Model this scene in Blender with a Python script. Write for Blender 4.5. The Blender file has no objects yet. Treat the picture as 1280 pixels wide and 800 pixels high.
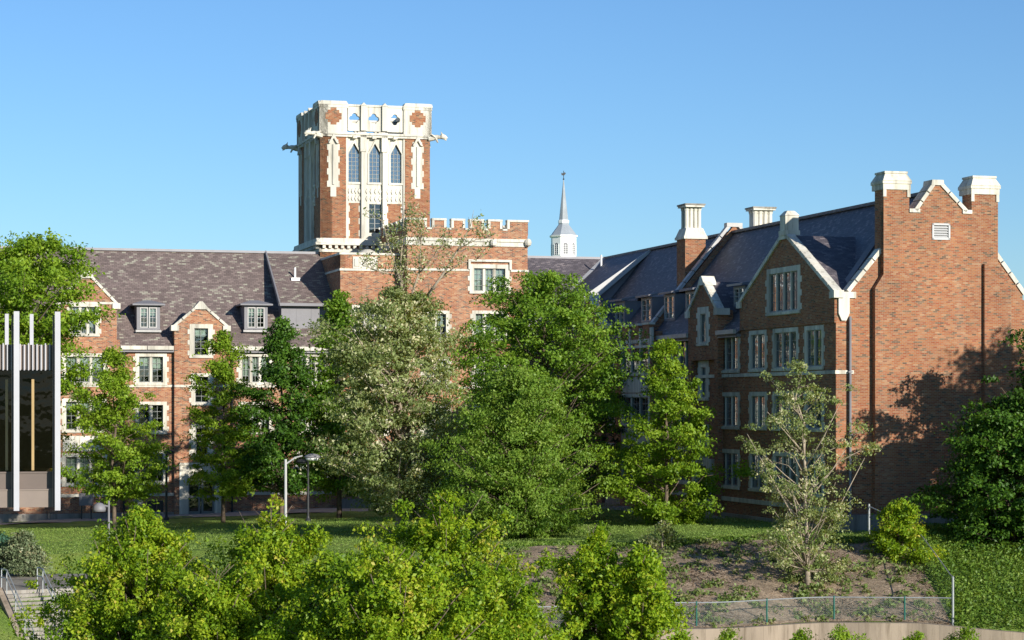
import bpy, math, random
import numpy as np
from mathutils import Vector, Matrix
R = math.radians
scene = bpy.context.scene
COL = scene.collection

# ------------------------------------------------------------------ camera
CZ = 6.5            # eye height above the ground at the foot of the halls
FOC = 2800.0 / 1280.0
cam_d = bpy.data.cameras.new('camera')
cam_d.sensor_width = 36.0
cam_d.lens = 36.0 * FOC
cam_d.shift_y = (505 - 400) / 1280.0
cam_d.clip_start = 0.5
cam_d.clip_end = 6000
cam = bpy.data.objects.new('camera', cam_d)
cam.location = (0, 0, CZ)
cam.rotation_euler = (R(90), 0, 0)
COL.objects.link(cam)
scene.camera = cam

# ------------------------------------------------------------------ light
ANG = R(15.5)                                   # the halls stand turned by this much
PHI, ELEV = R(23), R(18)                        # sun against the facades, sun height
U = Vector((math.cos(ANG), math.sin(ANG), 0)); V = Vector((-math.sin(ANG), math.cos(ANG), 0))
hor = (-V) * math.cos(PHI) + U * math.sin(PHI)
to_sun = Vector((hor.x * math.cos(ELEV), hor.y * math.cos(ELEV), math.sin(ELEV)))
sun_d = bpy.data.lights.new('sun', 'SUN')
sun_d.energy = 5.0
sun_d.angle = R(0.5)
sun_d.color = (1.0, 0.935, 0.83)
sun = bpy.data.objects.new('sun', sun_d)
sun.rotation_euler = to_sun.to_track_quat('Z', 'Y').to_euler()
COL.objects.link(sun)
w = bpy.data.worlds.new('World'); scene.world = w; w.use_nodes = True
nt = w.node_tree; nt.nodes.clear()
sky = nt.nodes.new('ShaderNodeTexSky'); sky.sky_type = 'NISHITA'; sky.sun_disc = False
sky.sun_elevation = ELEV
sky.sun_rotation = math.atan2(to_sun.x, to_sun.y)
sky.altitude = 200; sky.air_density = 1.0; sky.dust_density = 0.2; sky.ozone_density = 4.5
bg = nt.nodes.new('ShaderNodeBackground'); bg.inputs[1].default_value = 0.10
wo = nt.nodes.new('ShaderNodeOutputWorld')
tint = nt.nodes.new('ShaderNodeMix'); tint.data_type = 'RGBA'; tint.blend_type = 'MULTIPLY'; tint.inputs[0].default_value = 1
tint.inputs[7].default_value = (0.76, 0.90, 1.03, 1)
nt.links.new(sky.outputs[0], tint.inputs[6]); nt.links.new(tint.outputs[2], bg.inputs[0]); nt.links.new(bg.outputs[0], wo.inputs[0])
scene.view_settings.view_transform = 'Standard'
scene.view_settings.look = 'None'
scene.view_settings.exposure = 0.45
scene.view_settings.gamma = 1
scene.render.engine = 'CYCLES'
scene.cycles.max_bounces = 6
scene.cycles.transparent_max_bounces = 8

# ------------------------------------------------------------------ frames: the halls share one turned frame (s along, t into depth, z up)
OX, OY = -23.14, 144.0
S0 = 27.4           # plane of the right hall's long front
TC = -45.8          # its near end
SR = 32.7           # its ridge
TR = 6.5            # ridge of the left hall
ZR = 16.8           # ridge height
def F(px, py, t):   # where a measured line of sight meets a plane parallel to the left front
    dx = (px - 640) / 2800.0; dz = (505 - py) / 2800.0
    k = (t + OX * V.x + OY * V.y) / (dx * V.x + V.y)
    x, y = dx * k - OX, k - OY
    return x * U.x + y * U.y, CZ + dz * k
def S(px, py, s):   # the same for planes parallel to the right front
    dx = (px - 640) / 2800.0; dz = (505 - py) / 2800.0
    k = (s + OX * U.x + OY * U.y) / (dx * U.x + U.y)
    x, y = dx * k - OX, k - OY
    return x * V.x + y * V.y, CZ + dz * k
def W3(s, t, z=0.0):
    return Vector((OX + s * U.x + t * V.x, OY + s * U.y + t * V.y, z))
def loc(x, y):
    x -= OX; y -= OY
    return x * U.x + y * U.y, x * V.x + y * V.y

# ------------------------------------------------------------------ materials
def new_mat(name):
    m = bpy.data.materials.new(name); m.use_nodes = True
    n = m.node_tree; n.nodes.clear()
    out = n.nodes.new('ShaderNodeOutputMaterial')
    b = n.nodes.new('ShaderNodeBsdfPrincipled')
    n.links.new(b.outputs[0], out.inputs[0])
    return m, n, b, out
def ramp(n, stops, interp='LINEAR'):
    r = n.nodes.new('ShaderNodeValToRGB'); r.color_ramp.interpolation = interp
    e = r.color_ramp.elements
    while len(e) < len(stops): e.new(0.5)
    for i, (p, c) in enumerate(stops):
        e[i].position = p; e[i].color = (*c, 1)
    return r
def noise(n, vec, scale, detail=4, rough=0.55):
    t = n.nodes.new('ShaderNodeTexNoise'); t.inputs['Scale'].default_value = scale
    t.inputs['Detail'].default_value = detail; t.inputs['Roughness'].default_value = rough
    if vec: n.links.new(vec, t.inputs['Vector'])
    return t
def mixc(n, a, b, fac, mode='MIX'):
    x = n.nodes.new('ShaderNodeMix'); x.data_type = 'RGBA'; x.blend_type = mode
    for sock, val in ((x.inputs[0], fac), (x.inputs[6], a), (x.inputs[7], b)):
        if hasattr(val, 'links') or hasattr(val, 'is_linked'): n.links.new(val, sock)
        elif isinstance(val, (int, float)): sock.default_value = val
        else: sock.default_value = (*val, 1)
    return x.outputs[2]
def bump(n, b, h, strength, dist=0.02):
    k = n.nodes.new('ShaderNodeBump'); k.inputs['Strength'].default_value = strength
    k.inputs['Distance'].default_value = dist
    n.links.new(h, k.inputs['Height']); n.links.new(k.outputs[0], b.inputs['Normal'])

def m_brick(name, stops, mortar, stain=0.5):
    m, n, b, _ = new_mat(name)
    tc = n.nodes.new('ShaderNodeTexCoord')
    br = n.nodes.new('ShaderNodeTexBrick'); n.links.new(tc.outputs['UV'], br.inputs['Vector'])
    br.inputs['Scale'].default_value = 1; br.inputs['Brick Width'].default_value = 0.23
    br.inputs['Row Height'].default_value = 0.078; br.inputs['Mortar Size'].default_value = 0.008
    br.inputs['Mortar Smooth'].default_value = 0.2
    br.inputs['Color1'].default_value = (0, 0, 0, 1); br.inputs['Color2'].default_value = (1, 1, 1, 1)
    br.inputs['Mortar'].default_value = (0.5, 0.5, 0.5, 1)
    rp = ramp(n, stops); n.links.new(br.outputs['Color'], rp.inputs[0])
    nz = noise(n, tc.outputs['UV'], 0.35, 5, 0.6)
    r2 = ramp(n, [(0.3, (0.62, 0.61, 0.62)), (0.7, (1.22, 1.2, 1.14))]); n.links.new(nz.outputs[0], r2.inputs[0])
    c = mixc(n, rp.outputs[0], r2.outputs[0], 0.75, 'MULTIPLY')
    mp = n.nodes.new('ShaderNodeMapping'); mp.inputs['Scale'].default_value = (1.2, 0.12, 1)
    n.links.new(tc.outputs['UV'], mp.inputs['Vector'])
    n3 = noise(n, mp.outputs[0], 1.0, 4, 0.6)
    r3 = ramp(n, [(0.52, (0, 0, 0)), (0.75, (1, 1, 1))]); n.links.new(n3.outputs[0], r3.inputs[0])
    sc = n.nodes.new('ShaderNodeMath'); sc.operation = 'MULTIPLY'; sc.inputs[1].default_value = stain * 0.6
    n.links.new(r3.outputs[0], sc.inputs[0])
    c = mixc(n, c, (0.36, 0.27, 0.20), sc.outputs[0])
    c = mixc(n, c, mortar, br.outputs['Fac'])
    n.links.new(c, b.inputs['Base Color']); b.inputs['Roughness'].default_value = 0.9
    b.inputs['Specular IOR Level'].default_value = 0.2
    inv = n.nodes.new('ShaderNodeMath'); inv.operation = 'SUBTRACT'; inv.inputs[0].default_value = 1
    n.links.new(br.outputs['Fac'], inv.inputs[1]); bump(n, b, inv.outputs[0], 0.5, 0.012)
    return m
def m_slate(name, base, light, amount):
    m, n, b, _ = new_mat(name)
    tc = n.nodes.new('ShaderNodeTexCoord')
    br = n.nodes.new('ShaderNodeTexBrick'); n.links.new(tc.outputs['UV'], br.inputs['Vector'])
    br.inputs['Scale'].default_value = 1; br.inputs['Brick Width'].default_value = 0.29
    br.inputs['Row Height'].default_value = 0.15; br.inputs['Mortar Size'].default_value = 0.008
    br.inputs['Color1'].default_value = (0, 0, 0, 1); br.inputs['Color2'].default_value = (1, 1, 1, 1)
    br.inputs['Mortar'].default_value = (0.3, 0.3, 0.3, 1)
    d = [x * 0.62 for x in base]; l2 = [x * 1.25 for x in base]
    nz = noise(n, tc.outputs['UV'], 0.6, 7, 0.72)
    ad = n.nodes.new('ShaderNodeMath'); ad.operation = 'ADD'
    n.links.new(br.outputs['Color'], ad.inputs[0])
    ms = n.nodes.new('ShaderNodeMath'); ms.operation = 'MULTIPLY_ADD'; ms.inputs[1].default_value = 0.9; ms.inputs[2].default_value = -0.47
    n.links.new(nz.outputs[0], ms.inputs[0]); n.links.new(ms.outputs[0], ad.inputs[1])
    rp = ramp(n, [(0.0, [q_ * .78 for q_ in base]), (0.45, base), (0.93 - amount, l2), (1.0 - amount * .4, light)])
    n.links.new(ad.outputs[0], rp.inputs[0])
    c = mixc(n, rp.outputs[0], [x * 0.35 for x in base], br.outputs['Fac'])
    n.links.new(c, b.inputs['Base Color'])
    b.inputs['Roughness'].default_value = 0.55; b.inputs['Specular IOR Level'].default_value = 0.35
    # each course tilts a little under the one above
    sx = n.nodes.new('ShaderNodeSeparateXYZ'); n.links.new(tc.outputs['UV'], sx.inputs[0])
    md = n.nodes.new('ShaderNodeMath'); md.operation = 'MODULO'; md.inputs[1].default_value = 0.15
    of = n.nodes.new('ShaderNodeMath'); of.operation = 'ADD'; of.inputs[1].default_value = 150.0
    n.links.new(sx.outputs[1], of.inputs[0]); n.links.new(of.outputs[0], md.inputs[0])
    a2 = n.nodes.new('ShaderNodeMath'); a2.operation = 'MULTIPLY_ADD'; a2.inputs[1].default_value = -4.0
    n.links.new(md.outputs[0], a2.inputs[0]); n.links.new(br.outputs['Color'], a2.inputs[2])
    bump(n, b, a2.outputs[0], 0.6, 0.02)
    return m
def m_plain(name, col, rough=0.7, var=0.25, scale=1.5, metal=0.0, spec=0.4, streak=False):
    m, n, b, _ = new_mat(name)
    tc = n.nodes.new('ShaderNodeTexCoord')
    mp = n.nodes.new('ShaderNodeMapping'); n.links.new(tc.outputs['Object'], mp.inputs['Vector'])
    if streak: mp.inputs['Scale'].default_value = (1, 1, 0.15)
    nz = noise(n, mp.outputs[0], scale, 6, 0.65)
    lo = [c * (1 - var) for c in col]; hi = [min(1, c * (1 + var * 0.7)) for c in col]
    rp = ramp(n, [(0.32, lo), (0.62, hi)]); n.links.new(nz.outputs[0], rp.inputs[0])
    col_out = rp.outputs[0]
    if streak:
        m2 = n.nodes.new('ShaderNodeMapping'); m2.inputs['Scale'].default_value = (2.2, 2.2, .22); n.links.new(tc.outputs['Object'], m2.inputs['Vector'])
        n4 = noise(n, m2.outputs[0], 1.6, 6, .7); r4 = ramp(n, [(0.50, (1, 1, 1)), (0.68, (.52, .50, .46))]); n.links.new(n4.outputs[0], r4.inputs[0])
        col_out = mixc(n, col_out, r4.outputs[0], .8, 'MULTIPLY')
    n.links.new(col_out, b.inputs['Base Color'])
    b.inputs['Roughness'].default_value = rough; b.inputs['Metallic'].default_value = metal
    b.inputs['Specular IOR Level'].default_value = spec
    n2 = noise(n, tc.outputs['Object'], scale * 9, 3); bump(n, b, n2.outputs[0], 0.25, 0.01)
    return m
def m_leaf(name, stops, trans=0.4, rough=0.45):
    m, n, b, out = new_mat(name)
    at = n.nodes.new('ShaderNodeAttribute'); at.attribute_name = 'rnd'
    rp = ramp(n, stops); n.links.new(at.outputs['Fac'], rp.inputs[0])
    n.links.new(rp.outputs[0], b.inputs['Base Color'])
    b.inputs['Roughness'].default_value = rough; b.inputs['Specular IOR Level'].default_value = 0.25
    tr = n.nodes.new('ShaderNodeBsdfTranslucent')
    tcol = mixc(n, rp.outputs[0], (1.5, 1.25, 0.35), 1.0, 'MULTIPLY')
    n.links.new(tcol, tr.inputs[0])
    mx = n.nodes.new('ShaderNodeMixShader'); mx.inputs[0].default_value = trans
    n.links.new(b.outputs[0], mx.inputs[1]); n.links.new(tr.outputs[0], mx.inputs[2])
    n.links.new(mx.outputs[0], out.inputs[0])
    return m
def m_glass(name, tint, refl, rough=0.03):
    m, n, b, out = new_mat(name)
    tr = n.nodes.new('ShaderNodeBsdfTransparent'); tr.inputs[0].default_value = (*tint, 1)
    gl = n.nodes.new('ShaderNodeBsdfGlossy'); gl.inputs[0].default_value = (0.9, 0.95, 1, 1); gl.inputs['Roughness'].default_value = rough
    tc = n.nodes.new('ShaderNodeTexCoord'); nz = noise(n, tc.outputs['Object'], 1.3, 2)
    bp = n.nodes.new('ShaderNodeBump'); bp.inputs['Strength'].default_value = 0.12; bp.inputs['Distance'].default_value = 0.1
    n.links.new(nz.outputs[0], bp.inputs['Height']); n.links.new(bp.outputs[0], gl.inputs['Normal'])
    mx = n.nodes.new('ShaderNodeMixShader')
    lw = n.nodes.new('ShaderNodeLayerWeight'); lw.inputs[0].default_value = 0.3
    ma = n.nodes.new('ShaderNodeMath'); ma.operation = 'MULTIPLY_ADD'; ma.inputs[1].default_value = 0.4; ma.inputs[2].default_value = refl
    n.links.new(lw.outputs['Fresnel'], ma.inputs[0]); n.links.new(ma.outputs[0], mx.inputs[0])
    n.links.new(tr.outputs[0], mx.inputs[1]); n.links.new(gl.outputs[0], mx.inputs[2])
    n.links.new(mx.outputs[0], out.inputs[0])
    return m

BR = [(0.0, (0.11, 0.06, 0.045)), (0.1, (0.18, 0.12, 0.08)), (0.2, (0.28, 0.085, 0.042)), (0.5, (0.34, 0.135, 0.064)), (0.8, (0.40, 0.180, 0.088)), (1.0, (0.43, 0.27, 0.16))]
M_BRICK = m_brick('brick', BR, (0.40, 0.33, 0.25))
M_BRICK_R = m_brick('brick_old', [(0.0, (0.10, 0.06, 0.042)), (0.09, (0.18, 0.12, 0.075)), (0.18, (0.26, 0.076, 0.036)), (0.4, (0.30, 0.115, 0.052)), (0.6, (0.35, 0.155, 0.07)), (0.8, (0.30, 0.105, 0.05)), (1.0, (0.38, 0.22, 0.125))], (0.31, 0.24, 0.17), 0.35)
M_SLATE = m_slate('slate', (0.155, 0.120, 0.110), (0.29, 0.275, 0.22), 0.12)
M_SLATE_D = m_slate('slate_shaded', (0.105, 0.092, 0.100), (0.21, 0.18, 0.18), 0.10)  # same slate, with the right roof's shade put into a darker colour
M_STONE = m_plain('limestone', (0.56, 0.53, 0.45), 0.85, 0.32, 0.9, spec=0.2, streak=True)
M_STONE_W = m_plain('pale_limestone', (0.59, 0.565, 0.49), 0.85, 0.28, 0.7, spec=0.2, streak=True)
M_CONC = m_plain('concrete', (0.27, 0.25, 0.22), 0.9, 0.3, 0.6, spec=0.2, streak=True)
M_WALLC = m_plain('tan_concrete', (0.29, 0.235, 0.18), 0.9, 0.28, 0.7, spec=0.2, streak=True)
M_PAVE = m_plain('pavement', (0.33, 0.29, 0.25), 0.9, 0.22, 0.8, spec=0.2)
M_GREY = m_plain('grey_sheet_metal', (0.185, 0.182, 0.195), 0.55, 0.08, 0.8)
M_LGREY = m_plain('flashing', (0.42, 0.42, 0.42), 0.5, 0.1, 1.0)
M_RIDGE = m_plain('ridge_metal', (0.26, 0.255, 0.27), 0.5, 0.1, 1.0)
M_GUT = m_plain('gutter_metal', (0.38, 0.37, 0.355), 0.5, 0.15, 2.0)
M_DARK = m_plain('dark_metal', (0.03, 0.032, 0.035), 0.45, 0.2, 3.0)
M_CASE = m_plain('casement_paint', (0.22, 0.23, 0.22), 0.5, 0.1, 3.0)
M_WHITE = m_plain('white_paint', (0.80, 0.80, 0.79), 0.45, 0.06, 1.0)
M_FIN = m_plain('white_fin', (0.42, 0.42, 0.45), 0.45, 0.05, 0.7)
M_TAN = m_plain('bronze_panel', (0.20, 0.16, 0.135), 0.5, 0.1, 0.4)
M_TAN2 = m_plain('dark_bronze_panel', (0.13, 0.10, 0.085), 0.5, 0.1, 0.4)
M_BRASS = m_plain('brass_mullion', (0.36, 0.25, 0.11), 0.4, 0.1, 1.0)
M_GALV = m_plain('galvanised_steel', (0.34, 0.36, 0.37), 0.4, 0.1, 4.0, metal=0.4)
M_WIRE = m_plain('wire', (0.20, 0.24, 0.23), 0.5, 0.1, 4.0)
M_GREEN = m_plain('green_vinyl', (0.015, 0.11, 0.085), 0.4, 0.1, 4.0)
M_BLIND = m_plain('window_blind', (0.50, 0.51, 0.45), 0.8, 0.12, 2.0)
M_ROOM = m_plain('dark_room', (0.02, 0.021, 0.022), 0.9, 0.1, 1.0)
M_GLASS = m_glass('glass', (0.60, 0.70, 0.66), 0.10)
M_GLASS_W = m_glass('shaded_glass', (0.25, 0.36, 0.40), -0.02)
M_GLASS_S = m_glass('tower_glass', (0.4, 0.5, 0.6), 0.28)
M_GLASS_B = m_glass('bronze_glass', (0.30, 0.22, 0.12), 0.01, 0.02)
M_BARK = m_plain('bark', (0.13, 0.10, 0.075), 0.95, 0.4, 6.0, spec=0.1)
M_BARK_P = m_plain('pale_bark', (0.30, 0.25, 0.19), 0.95, 0.35, 6.0, spec=0.1)
M_SPIRE = m_plain('spire_metal', (0.30, 0.33, 0.36), 0.5, 0.12, 1.0)
M_PLAST = m_plain('grey_bin', (0.13, 0.15, 0.15), 0.6, 0.1, 2.0)
M_YEL = m_plain('yellow_paint', (0.7, 0.42, 0.02), 0.5, 0.1, 2.0)

L_MAPLE = m_leaf('maple_leaves', [(0, (0.065, 0.145, 0.014)), (0.5, (0.160, 0.295, 0.028)), (1, (0.290, 0.420, 0.050))], 0.42)
L_BRIGHT = m_leaf('bright_leaves', [(0, (0.075, 0.155, 0.012)), (0.5, (0.210, 0.350, 0.026)), (1, (0.360, 0.480, 0.050))], 0.45)
L_YOUNG = m_leaf('young_leaves', [(0, (0.060, 0.135, 0.008)), (0.40, (0.190, 0.325, 0.016)), (0.82, (0.380, 0.480, 0.028)), (1, (0.56, 0.44, 0.10))], 0.42)
L_LOCUST = m_leaf('locust_leaves', [(0, (0.075, 0.160, 0.016)), (0.5, (0.185, 0.310, 0.040)), (1, (0.310, 0.420, 0.080))], 0.42)
L_PALE = m_leaf('pale_leaves', [(0, (0.100, 0.140, 0.040)), (0.40, (0.230, 0.300, 0.100)), (0.72, (0.350, 0.400, 0.170)), (0.80, (0.62, 0.60, 0.38)), (1, (0.72, 0.69, 0.48))], 0.40)
L_DARK = m_leaf('dark_leaves', [(0, (0.018, 0.045, 0.009)), (0.5, (0.045, 0.105, 0.014)), (1, (0.090, 0.180, 0.026))], 0.35)
L_MIDDARK = m_leaf('deep_green_leaves', [(0, (0.022, 0.062, 0.010)), (0.5, (0.062, 0.150, 0.016)), (1, (0.150, 0.280, 0.034))], 0.35)
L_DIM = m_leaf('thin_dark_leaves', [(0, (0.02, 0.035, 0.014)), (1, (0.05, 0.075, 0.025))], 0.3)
L_JUNI = m_leaf('juniper_leaves', [(0, (0.09, 0.13, 0.07)), (0.6, (0.18, 0.23, 0.12)), (1, (0.34, 0.30, 0.18))], 0.15)
L_COVER = m_leaf('ground_cover_leaves', [(0, (0.045, 0.10, 0.015)), (0.5, (0.13, 0.23, 0.03)), (1, (0.26, 0.36, 0.07))], 0.35)
L_HOSTA = m_leaf('pale_green_tufts', [(0, (0.08, 0.14, 0.03)), (0.6, (0.18, 0.25, 0.07)), (1, (0.32, 0.30, 0.14))], 0.3)
L_LITTER = m_leaf('dry_litter', [(0, (0.10, 0.07, 0.05)), (0.6, (0.28, 0.20, 0.14)), (1, (0.5, 0.40, 0.30))], 0.0, 0.9)

# ------------------------------------------------------------------ mesh helpers
def tag(o, label=None, cat=None, group=None, kind=None):
    if label: o['label'] = label
    if cat: o['category'] = cat
    if group: o['group'] = group
    if kind: o['kind'] = kind
    return o
class MB:
    def __init__(self): self.v = []; self.f = []; self.mi = []
    def poly(self, pts, m=0):
        n = len(self.v); self.v += [tuple(p) for p in pts]; self.f.append(tuple(range(n, n + len(pts)))); self.mi.append(m)
    def solid(self, a, b, m=0):      # two matching rings -> closed solid
        n = len(a); k = len(self.v)
        self.v += [tuple(p) for p in a] + [tuple(p) for p in b]
        self.f.append(tuple(range(k + n - 1, k - 1, -1))); self.f.append(tuple(range(k + n, k + 2 * n)))
        for i in range(n):
            j = (i + 1) % n; self.f.append((k + i, k + j, k + n + j, k + n + i))
        self.mi += [m] * (n + 2)
    def box(self, x0, x1, y0, y1, z0, z1, m=0):
        self.solid([(x0, y0, z0), (x1, y0, z0), (x1, y1, z0), (x0, y1, z0)], [(x0, y0, z1), (x1, y0, z1), (x1, y1, z1), (x0, y1, z1)], m)
    def fbox(self, fr, a0, a1, d0, d1, b0, b1, m=0):
        self.solid([fr(a0, b0, d0), fr(a1, b0, d0), fr(a1, b0, d1), fr(a0, b0, d1)], [fr(a0, b1, d0), fr(a1, b1, d0), fr(a1, b1, d1), fr(a0, b1, d1)], m)
    def prism(self, fr, pts, d0, d1, m=0):
        self.solid([fr(a, b, d0) for a, b in pts], [fr(a, b, d1) for a, b in pts], m)
    def ring(self, p, ax, r, n, ph=0.0):
        ax = Vector(ax).normalized(); e = Vector((0, 0, 1)) if abs(ax.z) < 0.9 else Vector((1, 0, 0))
        a = ax.cross(e).normalized(); b = ax.cross(a)
        return [Vector(p) + (a * math.cos(2 * math.pi * i / n + ph) + b * math.sin(2 * math.pi * i / n + ph)) * r for i in range(n)]
    def tube(self, pts, rad, n=8, m=0):
        pts = [Vector(p) for p in pts]; k0 = len(self.v)
        if not hasattr(rad, '__len__'): rad = [rad] * len(pts)
        for i, p in enumerate(pts):
            ax = pts[min(i + 1, len(pts) - 1)] - pts[max(i - 1, 0)]
            self.v += [tuple(q) for q in self.ring(p, ax, max(rad[i], 1e-4), n)]
        for i in range(len(pts) - 1):
            for j in range(n):
                a = k0 + i * n + j; b = k0 + i * n + (j + 1) % n
                self.f.append((a, b, b + n, a + n)); self.mi.append(m)
        self.f.append(tuple(range(k0 + n - 1, k0 - 1, -1))); self.mi.append(m)
        e = k0 + (len(pts) - 1) * n; self.f.append(tuple(range(e, e + n))); self.mi.append(m)
    def lathe(self, c, prof, n=8, m=0, ph=None, sx=1.0, sy=1.0):
        ph = math.pi / n if ph is None else ph
        k0 = len(self.v)
        for r, z in prof:
            for i in range(n):
                a = 2 * math.pi * i / n + ph
                self.v.append((c[0] + r * sx * math.cos(a), c[1] + r * sy * math.sin(a), c[2] + z))
        for i in range(len(prof) - 1):
            for j in range(n):
                a = k0 + i * n + j; b = k0 + i * n + (j + 1) % n
                self.f.append((a, b, b + n, a + n)); self.mi.append(m)
        self.f.append(tuple(range(k0 + n - 1, k0 - 1, -1))); self.mi.append(m)
        e = k0 + (len(prof) - 1) * n; self.f.append(tuple(range(e, e + n))); self.mi.append(m)
    def beam(self, p0, p1, w, h, m=0):           # w across (horizontal), h up
        p0 = Vector(p0); p1 = Vector(p1); ax = (p1 - p0).normalized()
        side = ax.cross(Vector((0, 0, 1)))
        side = side.normalized() if side.length > 1e-4 else Vector((1, 0, 0))
        up = side.cross(ax).normalized()
        q = [side * (w / 2) - up * (h / 2), side * (-w / 2) - up * (h / 2), side * (-w / 2) + up * (h / 2), side * (w / 2) + up * (h / 2)]
        self.solid([p0 + x for x in q], [p1 + x for x in q], m)
    def build(self, name, mats, parent=None, smooth=False, uv=True):
        me = bpy.data.meshes.new(name)
        me.from_pydata(self.v, [], self.f)
        if not isinstance(mats, (list, tuple)): mats = [mats]
        for mm in mats: me.materials.append(mm)
        if len(mats) > 1: me.polygons.foreach_set('material_index', self.mi)
        if smooth: me.polygons.foreach_set('use_smooth', [True] * len(me.polygons))
        me.update()
        if uv:
            ul = me.uv_layers.new(name='uv'); dat = ul.data
            for p in me.polygons:
                nn = p.normal
                if abs(nn.z) > 0.98: a = Vector((1, 0, 0)); b = Vector((0, 1, 0))
                else:
                    h = Vector((-nn.y, nn.x, 0)).normalized()
                    if abs(h.x) > abs(h.y): a = h if h.x > 0 else -h
                    else: a = h if h.y > 0 else -h
                    b = nn.cross(a); b = b if b.z > 0 else -b
                for li in p.loop_indices:
                    co = me.vertices[me.loops[li].vertex_index].co
                    dat[li].uv = (co.dot(a), co.dot(b))
        o = bpy.data.objects.new(name, me); COL.objects.link(o)
        if parent: o.parent = parent
        return o
def empty(name, l, rz=0.0):
    o = bpy.data.objects.new(name, None); COL.objects.link(o); o.location = l; o.rotation_euler = (0, 0, rz)
    o.empty_display_size = 0.5
    return o
def fr_front(t0): return lambda a, b, d: (a, t0 - d, b)
def fr_west(s0): return lambda a, b, d: (s0 - d, a, b)
def fr_east(s0): return lambda a, b, d: (s0 + d, a, b)
def fr_back(t0): return lambda a, b, d: (a, t0 + d, b)

def clip_poly(p, outl):
    """clip polygon p by the convex polygon outl (counter-clockwise)"""
    for i in range(len(outl)):
        ax, ay = outl[i]; bx, by = outl[(i + 1) % len(outl)]
        q = []
        for j in range(len(p)):
            c = p[j]; d = p[(j + 1) % len(p)]
            sc = (bx - ax) * (c[1] - ay) - (by - ay) * (c[0] - ax)
            sd = (bx - ax) * (d[1] - ay) - (by - ay) * (d[0] - ax)
            if sc >= -1e-9: q.append(c)
            if (sc > 1e-9 and sd < -1e-9) or (sc < -1e-9 and sd > 1e-9):
                k = sc / (sc - sd); q.append((c[0] + (d[0] - c[0]) * k, c[1] + (d[1] - c[1]) * k))
        p = q
        if len(p) < 3: return []
    return p
def wall(mb, fr, outl, holes=(), d=0.0, m=0):
    ar = sum(outl[i][0] * outl[(i + 1) % len(outl)][1] - outl[(i + 1) % len(outl)][0] * outl[i][1] for i in range(len(outl)))
    if ar < 0: outl = outl[::-1]
    xs = sorted(set([min(p[0] for p in outl), max(p[0] for p in outl)] + [h[i] for h in holes for i in (0, 1)]))
    zs = sorted(set([min(p[1] for p in outl), max(p[1] for p in outl)] + [h[i] for h in holes for i in (2, 3)]))
    for i in range(len(xs) - 1):
        for j in range(len(zs) - 1):
            cx = (xs[i] + xs[i + 1]) / 2; cz = (zs[j] + zs[j + 1]) / 2
            if any(h[0] < cx < h[1] and h[2] < cz < h[3] for h in holes): continue
            p = clip_poly([(xs[i], zs[j]), (xs[i + 1], zs[j]), (xs[i + 1], zs[j + 1]), (xs[i], zs[j + 1])], outl)
            if len(p) >= 3: mb.poly([fr(a, b, d) for a, b in p], m)

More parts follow.
